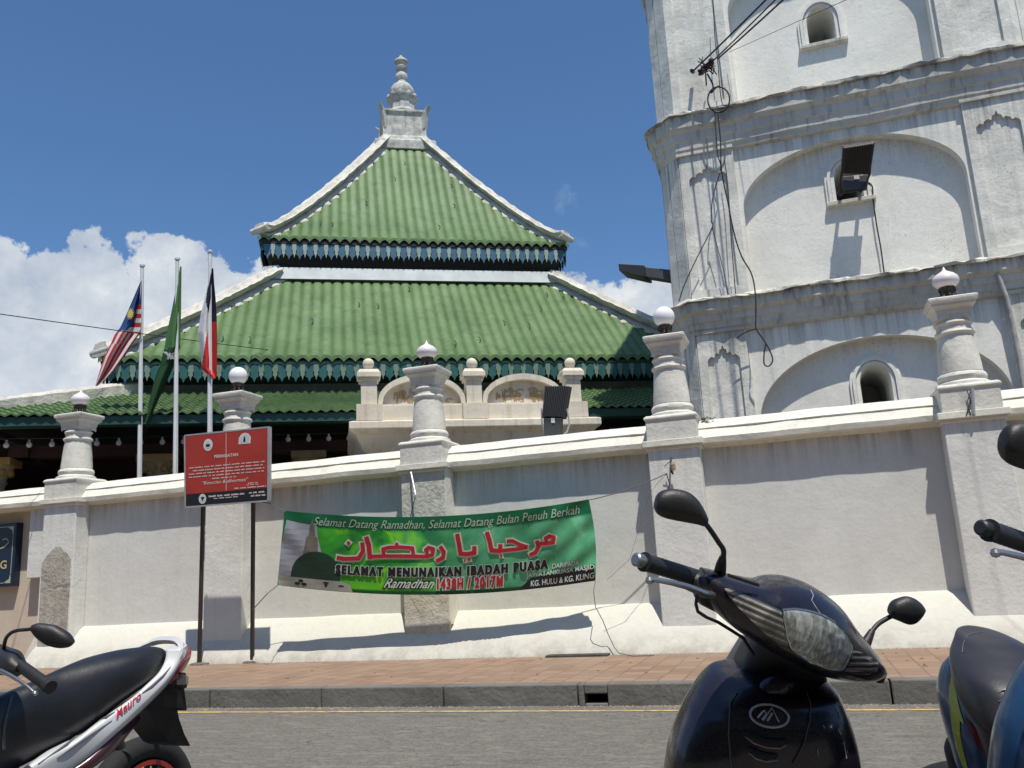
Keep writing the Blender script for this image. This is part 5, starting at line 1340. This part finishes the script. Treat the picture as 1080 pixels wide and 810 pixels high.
    # leg shield
    shs = [(768, 700, 838, 700, 2.02, .05), (750, 706, 864, 712, 2.0, .085), (738, 720, 878, 724, 1.98, .11), (729, 735, 886, 740, 1.97, .125), (721, 750, 891, 754, 1.96, .13), (709, 778, 899, 780, 1.95, .13), (703, 806, 903, 808, 1.95, .13), (700, 840, 905, 842, 1.95, .12), (708, 880, 898, 882, 1.97, .10), (735, 925, 872, 926, 2.0, .07)]
    mb = loft_px(MB(), [ST(s, TS) for s in shs], e=2.6); so = obj('leg_shield', mb, shieldcol or col, sc, smooth=True, auto=50); B2 = bvh_of(mb)
    PS = lambda L: [TS(*q) for q in L]
    obj('centre_panel', patch(B2, PS([(797, 719), (820, 717), (843, 721), (851, 731), (855, 742), (854, 760), (848, 785), (837, 806), (825, 850), (785, 850), (772, 806), (769, 775), (770, 741), (778, 729)]), .007, 3, .006), col, so, smooth=True, auto=35)
    mb = MB(); q = [B2.ray_cast(CAM, ray(*TS(x, y)).normalized()) for x, y in ((819.5, 729),)][0][3] or 1.85
    cbp = CAM+ray(*TS(819.5, 727)).normalized()*(q-.0)
    mb.lathe([(.0, -.016), (.02, -.014), (.034, -.006), (.040, .004), (.038, .016), (0, .03)], (0, 0, 0), 24, Matrix.Translation(cbp) @ Vector((0, 0, 1)).rotation_difference(FW).to_matrix().to_4x4() @ Matrix.Diagonal((1.05, .72, 1, 1)))
    obj('horn_cover', mb, col, so, smooth=True, auto=70)
    def on(x, y, l=.011):
        d = ray(*TS(x, y)).normalized(); h = B2.ray_cast(CAM, d)[3]; return CAM+d*((h or 1.85)-l)
    if emblem:
        def orot(a, rx, ry): 
            u, v = rx*math.cos(a)*1.08, ry*math.sin(a)*1.12; t = R(10); return on(811.5+u*math.cos(t)-v*math.sin(t), 755+u*math.sin(t)+v*math.cos(t))
        mb = MB(); mb.tube([orot(2*math.pi*i/32, 19, 10.5) for i in range(33)], .0026, 8)
        for L in (((799, 757), (803.5, 751.5), (806, 749.5), (808.5, 753.5), (803.5, 759)), ((804.5, 760), (814, 746.5), (821.5, 761.5)), ((809, 760.5), (814.5, 752))):
            mb.tube([on(*q) for q in L], .0022, 6)
        obj('oval_badge', mb, plain('badge_silver', (.62, .62, .66), .4, .5), so, smooth=True)
    for a in (((785, 772), (796, 779), (808, 783), (822, 784), (830, 781)), ((789, 789), (798, 795), (808, 798), (820, 797))):
        mb = MB(); mb.tube([on(x, y, .009) for x, y in a], [.004]+[.0095]*(len(a)-2)+[.004], 10); obj('grille_slot', mb, plain('slot_black', (.004, .004, .005), .6), so, smooth=True)
        mb = MB(); mb.tube([on(x, y+4.6, .011) for x, y in a], [.001]+[.0035]*(len(a)-2)+[.002], 8); obj('grille_lip', mb, plain('slot_lip', (.22, .19, .24), .25, .4), so, smooth=True)
    for L_, rr in ((((778, 729), (770, 741), (768.5, 775), (771, 806), (777, 828)), .0018), (((851, 731), (855, 742), (854, 760), (848, 785), (837, 806)), .0015)):
        mb = MB(); mb.tube([on(x, y, .012) for x, y in L_], rr, 6); obj('panel_edge_highlight', mb, plain('edge_highlight_grey', (.11, .105, .115), .35), so, smooth=True)  # pale tubes paint the highlight along the centre panel's edges
    if emblem:
        for L_ in (((881, 746), (884, 751), (886, 758)), ((862, 790), (863, 797)), ((884, 768), (887, 775)), ((890, 782), (893, 800)), ((868, 765), (870, 768))):
            mb = MB(); mb.tube([on(x, y, .0015) for x, y in L_], .0013, 4); obj('scratch', mb, plain('scratch_white', (.35, .36, .4), .6), so)
    # steering neck (black), inner shield seen over the shoulder
    mb = loft_px(MB(), [ST(s) for s in [(792, 668, 862, 700, 1.99, .07), (780, 690, 868, 712, 2.02, .08), (772, 712, 862, 726, 2.04, .08)]], e=3); obj('steering_neck', mb, BLACKM, sc, smooth=True, auto=50)
    mb = loft_px(MB(), [ST(s, TS) for s in [(781, 672, 789, 672, 2.10, .02), (770, 690, 800, 690, 2.10, .03), (764, 702, 810, 706, 2.10, .035), (757, 730, 820, 735, 2.10, .04)]]); obj('inner_shield', mb, GREYP, sc, smooth=True, auto=50)
    # the rest of the machine, down to the road
    c0 = Vector((pD(*T(815, 860), 2.02*k).x, pD(*T(815, 860), 2.02*k).y, 0)); fw = -heading
    wheel(c0+fw*.10+Vector((0, 0, .24)), lat, .24, .085, sc)
    mb = MB(); rings = []
    for t in np.linspace(-.9, 1.35, 16):
        q = c0+fw*.10+Vector((0, 0, .24))+(fw*math.sin(t)+Vector((0, 0, 1))*math.cos(t))*.285; nn = (fw*math.sin(t)+Vector((0, 0, 1))*math.cos(t))
        rings.append([q+lat*a*.065-nn*abs(a)**2*.03 for a in np.linspace(-1, 1, 9)])
    mb.loft(rings, cap=False, closed=False); fo = obj('front_fender', mb, shieldcol or col, sc, smooth=True); s_ = fo.modifiers.new('s', 'SOLIDIFY'); s_.thickness = .006
    def ell(mb, L, n_=20):
        rings = []
        for d, z, hw, hz in L:
            c = c0+heading*d+Vector((0, 0, z)); rings.append([c+lat*hw*math.cos(a)+Vector((0, 0, hz*math.sin(a))) for a in [2*math.pi*i/n_ for i in range(n_)]])
        mb.loft(rings); return mb
    obj('floor_body', ell(MB(), [(.02, .36, .10, .08), (.15, .30, .14, .07), (.40, .28, .15, .06), (.50, .40, .14, .14), (.62, .48, .14, .17), (.95, .52, .13, .13), (1.2, .60, .08, .07), (1.3, .62, .03, .03)]), shieldcol or col, sc, smooth=True)
    obj('seat', ell(MB(), [(.50, .60, .08, .03), (.56, .64, .11, .05), (.75, .655, .12, .055), (1.0, .68, .12, .055), (1.18, .69, .08, .04)]), SEATM, sc, smooth=True)
    wheel(c0+heading*1.10+Vector((0, 0, .24)), lat, .24, .095, sc)
    mb = MB(); mb.tube([c0+heading*.55+lat*.13+Vector((0, 0, .2)), c0+heading*.85+lat*.16+Vector((0, 0, .22)), c0+heading*1.25+lat*.16+Vector((0, 0, .30))], [.02, .045, .05], 14); obj('exhaust', mb, GREYP, sc, smooth=True)
    mb = MB(); mb.tube([c0+heading*.50-lat*.08+Vector((0, 0, .22)), c0+heading*.46-lat*.26+Vector((0, 0, .012))], .010, 8); obj('side_stand', mb, BLACKM, sc, smooth=True)
    return sc
scooter(lambda x, y: (x, y), 1, PURP, 'glossy aubergine black scooter with headlight and oval silver badge facing the camera')
def TB(x, y): return (1032+(x-669)*1.12, 556+(y-590)*(1.22 if y > 590 else 1.5)+(x-669)*.02)
def TBS(x, y): return (1094+(x-738)*1.12, 705+(y-720)*1.15)
scooter(TB, .86, BLUEP, 'blue scooter cut by the right edge of the view, black mirror and grip showing', emblem=False, tshield=TBS)

# motorbike with striped tail, second from the right
GRP2 = 'scooters and motorbikes parked at the near roadside'
p0 = pD(1060, 780, 2.15)
mk = thing('motorbike', Vector((p0.x, p0.y, 0)), 'motorbike with dark seat and blue, yellow and red striped tail, between the two scooters', 'motorbike', GRP2)
S1 = [(1020, 666.5, 1040, 664.5, 2.16, .05), (1016, 671, 1062, 670, 2.13, .08), (1013.5, 681, 1085, 682, 2.10, .10), (1010.5, 695, 1108, 700, 2.06, .12), (1011.5, 712, 1125, 720, 2.02, .13), (1016, 735, 1140, 745, 1.99, .135), (1026, 758, 1152, 770, 1.96, .135), (1038.5, 778, 1165, 790, 1.94, .13), (1050, 808, 1175, 815, 1.93, .12), (1065, 850, 1180, 850, 1.93, .10)]
mb = loft_px(MB(), S1, e=2.3); so = obj('seat', mb, SEATG, mk, smooth=True, auto=60); BS = bvh_of(mb)
def ons(x, y, l): d = ray(x, y).normalized(); h = BS.ray_cast(CAM, d)[3]; return CAM+d*((h or 1.95)-l)
mb = MB(); mb.tube([ons(x, y, .002) for x, y in ((1014.8, 688), (1016, 678), (1020, 670.5), (1027, 667.5), (1036, 666.8))], .0012, 6); obj('seat_edge_highlight', mb, GREYP, so, smooth=True)  # thin grey line, a painted highlight on the seat's upper left edge
for i in range(7):
    y = 729+i*9.6; x = 1053+0.6*i; mb = MB(); mb.tube([ons(x-i*.6, y+1.5, .001), ons(x+5, y-1.2, .003), ons(x+10, y-1.8, .003), ons(x+16, y, .001)], [.0008, .0022, .0022, .0008], 6); obj('seat_rib', mb, plain('rib_grey', (.20, .20, .22), .35), so, smooth=True)
S2 = [(1006, 698, 1013, 698, 2.16, .04), (1002, 710, 1016, 712, 2.15, .07), (999.5, 728, 1022, 735, 2.14, .09), (999.5, 742, 1030, 757, 2.13, .10), (1004, 768, 1045, 785, 2.11, .10), (1012, 797, 1060, 815, 2.10, .10), (1022, 830, 1085, 845, 2.08, .10), (1050, 880, 1120, 880, 2.06, .08)]
mb = loft_px(MB(), S2, e=2.2); to = obj('tail_fairing', mb, BLUEP, mk, smooth=True, auto=60); BT = bvh_of(mb)
obj('yellow_stripe', patch(BT, [(1003.5, 712), (1006, 716), (1008, 730), (1012, 748), (1017, 764), (1012, 760), (1013, 778), (1018, 800), (1022, 815), (1015, 808), (1008, 788), (1003, 762), (1001, 738), (1001.5, 722)], .003, 3, .002), YELP, to, smooth=True)
obj('red_stripe', patch(BT, [(1017, 757), (1024, 764), (1034, 777), (1042, 790), (1048, 808), (1040, 800), (1030, 785), (1021, 770)], .003, 3, .002), DRED, to, smooth=True)
mb = loft_px(MB(), [(996.5, 752, 999, 751, 2.16, .012), (997, 758, 1002, 759, 2.16, .014)], n_=12); obj('hook', mb, BLACKP, mk)
hd = Matrix.Rotation(R(-150), 3, 'Z') @ Vector((0, 1, 0)); hd = Vector((.80, -.60, 0)); lt = Vector((hd.y, -hd.x, 0)); pw = pD(1030, 860, 2.25); c0 = Vector((pw.x, pw.y, 0))
wheel(c0+Vector((0, 0, .28)), lt, .28, .09, mk); wheel(c0+hd*1.2+Vector((0, 0, .28)), lt, .28, .08, mk)
mb = loft_px(MB(), [(1000, 782, 1007, 780, 2.2, .02), (999, 792, 1008, 790, 2.2, .03), (1001, 803, 1009, 802, 2.2, .03), (1006, 820, 1014, 818, 2.2, .03)], n_=16); obj('exhaust', mb, BLACKM, mk, smooth=True)
mb = MB(); mb.tube([c0+Vector((0, 0, .5)), c0+hd*.6+Vector((0, 0, .45)), c0+hd*1.05+Vector((0, 0, .75))], [.09, .11, .06], 14); obj('body', mb, BLUEP, mk, smooth=True)
mb = MB(); mb.tube([c0+hd*1.2+Vector((0, 0, .28)), c0+hd*1.05+Vector((0, 0, .85))], .03, 10); mb.tube([c0+hd*1.02+Vector((0, 0, .88))-lt*.3, c0+hd*1.05+Vector((0, 0, .88))+lt*.3], .014, 10); obj('fork_and_bar', mb, BLACKM, mk, smooth=True)

# silver white underbone motorbike at the left
p0 = pD(120, 850, 3.3)
ml = thing('motorbike', Vector((p0.x, p0.y, 0)), 'silver white motorbike with long black seat and red lettering, cut by the left edge', 'motorbike', GRP2)
SS = [(-70, 760, -60, 850, 2.55, .12), (-40, 752, -30, 838, 2.60, .13), (-10, 738, -2, 822, 2.66, .13), (12.6, 728, 21, 808, 2.72, .13), (34, 719, 40, 798, 2.78, .13), (55.6, 709, 62, 787, 2.84, .13), (75, 700.5, 88, 773, 2.90, .125), (90, 695.3, 108, 757, 2.94, .12), (117.5, 689, 130, 740, 3.0, .115), (147, 685.2, 152, 724, 3.06, .10), (163, 686, 165, 714, 3.10, .08), (173.5, 691, 173, 705, 3.13, .04)]
mb = loft_px(MB(), SS, e=2.6); so = obj('seat', mb, SEATM, ml, smooth=True, auto=60); BQ = bvh_of(mb)
mb = MB(); mb.tube([CAM+ray(x, y).normalized()*((BQ.ray_cast(CAM, ray(x, y).normalized())[3] or 2.8)-.001) for x, y in ((12.5, 733), (9, 745), (6, 757), (3.5, 770), (4, 790))], .0045, 8); obj('seat_seam', mb, GREYP, so, smooth=True)
TT = [(-10, 838, -30, 900, 2.62, .08), (38, 800, 30, 838, 2.72, .10), (62, 786, 62, 822, 2.78, .105), (88, 772, 88, 803, 2.86, .11), (108, 757, 111, 786, 2.92, .11), (126, 743.5, 134, 764, 2.98, .11), (146, 729, 153, 746, 3.04, .10), (160, 717, 168, 731, 3.08, .09), (173, 704, 184, 713, 3.12, .07), (178, 692, 194, 696, 3.15, .05), (177, 683, 195.5, 682, 3.16, .03)]
mb = loft_px(MB(), TT, e=4.5); to = obj('tail_cover', mb, SILV, ml, smooth=True, auto=60); BT = bvh_of(mb)
mb = MB(); mb.tube([Vector(q) for q in crm([tuple(pD(x, y, D)) for x, y, D in ((186, 700, 3.12), (190.5, 690, 3.14), (191.5, 681, 3.17), (186.5, 676, 3.2), (176, 675, 3.24), (166, 676, 3.27), (155, 680, 3.28), (146, 684, 3.28))], 5)], [.018]*8+[.014]*20+[.011]*8, 4); obj('grab_rail', mb, SILV, ml, smooth=True)
obj('tail_light', loft_px(MB(), [(194, 684, 197.5, 686, 3.18, .03), (194, 692, 198.8, 694, 3.17, .045), (188, 704, 193, 707, 3.15, .05), (180, 716, 185, 718, 3.13, .04)], n_=20), REDL, ml, smooth=True)
def ont(x, y, l=.002): d = ray(x, y).normalized(); h = BT.ray_cast(CAM, d)[3]; return CAM+d*((h or 3.0)-l)
vs, fs = fit_text('Mauro', 0, 0, 1, 1, shear=.5, offset=.02); a0, a1, b0 = Vector((123, 759)), Vector((150.5, 735)), Vector((-4.2, -7.2)); mb = MB()
for q in vs: pass
mb.add([ont(*(a0+(a1-a0)*q[0]+b0*q[1]), .004) for q in vs], fs); obj('lettering', mb, plain('script_red', (.42, .02, .05), .4), to)
for pts_, rr in (([(40, 806), (70, 786), (92, 769), (112, 757), (121, 751)], .006), ([(60, 800), (90, 779), (118, 760)], .004), ([(150, 731), (160, 724), (172, 713), (180, 703)], .004)):
    mb = MB(); mb.tube([ont(x, y, .001) for x, y in pts_], [rr*.3]+[rr]*(len(pts_)-2)+[rr*.3], 6); obj('trim_line', mb, GREYP, to, smooth=True)
mb = loft_px(MB(), [(20, 842, 16, 870, 2.66, .07), (62, 812, 60, 832, 2.78, .09), (90, 795, 92, 813, 2.86, .10), (112, 779, 118, 794, 2.92, .10), (134, 761, 140, 768, 2.99, .08)], e=2.4); obj('lower_trim', mb, paint('maroon_trim', (.07, .02, .03)), ml, smooth=True)
def slab(pts, D, dx, name, mat, par=ml, bev=.004):
    a = poly_px(pts, D); mb = MB(); mb.loft([a, [q+dx for q in a]]); return obj(name, mb, mat, par, bevel=bev)
hb = pD(-40, 800, 2.5)-pD(170, 760, 3.2); hb.z = 0; hb.normalize(); lb = Vector((hb.y, -hb.x, 0))     # heading and side of this bike
if lb.dot(FW) < 0: lb = -lb
slab([(181, 716), (196, 708.5), (199, 718), (197.5, 726), (190, 728), (182, 724)], 3.12, lb*.16, 'reflector_bracket', BLACKP)
slab([(184, 722), (195, 726), (198, 750), (186, 747)], 3.12, lb*.17, 'number_plate', BLACKP)
slab([(154.5, 749), (168, 735), (183, 722), (187, 745), (189.5, 758), (195, 774), (202, 787.5), (196, 785), (188, 786), (180, 783), (168, 768)], 3.14, lb*.13, 'rear_mudguard', BLACKP)
slab([(195.5, 711), (199, 714), (199, 722), (196.5, 722)], 3.105, lb*.05, 'reflector', CHROME)
cw = pD(147, 844, 3.28); cw.z = .285
wheel(cw, lb, .285, .085, ml, rimcol=plain('rim_red', (.35, .02, .02), .4))
wheel(cw+hb*1.22, lb, .285, .075, ml, rimcol=plain('rim_red', (.35, .02, .02), .4))
mb = MB(); mb.tube([cw-lb*.11, cw-lb*.11+hb*.5+Vector((0, 0, .02))], .022, 10); mb.tube([cw+hb*.0, cw+hb*.02+Vector((0, 0, .35))+hb*.12], .02, 10); obj('swing_arm', mb, BLACKM, ml, smooth=True)
mb = MB(); mb.tube([cw+hb*.35+Vector((0, 0, .08)), cw+hb*.7+Vector((0, 0, .06))], [.13, .12], 16); obj('engine', mb, ALU, ml, smooth=True)
mb = MB(); mb.tube([cw+hb*1.22, cw+hb*.98+Vector((0, 0, .55))], .028, 10); mb.tube([cw+hb*.98+Vector((0, 0, .5)), cw+hb*.5+Vector((0, 0, .15))], .09, 12); obj('fork_and_frame', mb, SILV, ml, smooth=True)
# left bike: bar, grip, lever, mirror
g1, g2 = pD(18, 705, 2.58), pD(53.5, 724.5, 2.50)
g1_, g2_ = pD(20, 698+3, 2.60), pD(53.5, 725, 2.50)
L = [g1_.lerp(g2_, t) for t in np.linspace(0, 1, 26)]; mb = MB(); mb.tube(L, [.0165+.001*(i % 2)+(.002 if i > 22 else 0) for i in range(26)], 16); obj('grip', mb, BLACKP, ml, smooth=True, auto=60)
obj('switch_housing', loft_px(MB(), [(-20, 676, -20, 706, 2.72, .03), (-4, 680, -8, 706, 2.68, .04), (6, 684, 2, 710, 2.65, .045), (16, 688, 12, 711, 2.62, .045), (23, 697, 20, 713, 2.60, .03)]), BLACKP, ml, smooth=True, auto=60)
mb = MB(); mb.tube([pD(x, y, D) for x, y, D in ((-12, 704, 2.6), (2, 708, 2.56), (12, 713, 2.54), (22, 719, 2.52), (30, 725, 2.50), (36, 730.5, 2.49))], [.006, .007, .006, .0055, .005, .005], 10)
mb.lathe([(0, -.008), (.006, -.006), (.009, 0), (.006, .006), (0, .008)], pD(37, 731, 2.488), 12); obj('brake_lever', mb, ALU, ml, smooth=True)
mb = MB(); mb.tube([pD(-30, 676, 2.75), pD(-80, 668, 2.9), pD(-150, 690, 3.05)], .015, 10); obj('handlebar', mb, BLACKM, ml, smooth=True)
mo = obj('mirror', loft_px(MB(), [(*s, 2.56, .022*q) for s, q in (((34, 659, 34.5, 666), .6), ((40, 657.3, 40, 673), .85), ((48, 658, 50, 680), 1), ((57, 659.5, 60, 683), 1), ((66, 664, 68, 683.2), 1), ((73, 669, 74, 682), .8), ((77.5, 675, 77.5, 679), .4))], e=2.2, n_=28, k=5), BLACKP, ml, smooth=True, auto=60)
mb = MB(); mb.tube([Vector(q) for q in crm([tuple(pD(x, y, D)) for x, y, D in ((36, 663, 2.57), (28, 664, 2.58), (18, 665, 2.60), (11, 668, 2.61), (6, 674, 2.63), (4, 684, 2.65))], 5)], .0055, 10); obj('mirror_stem', mb, BLACKP, mo, smooth=True)
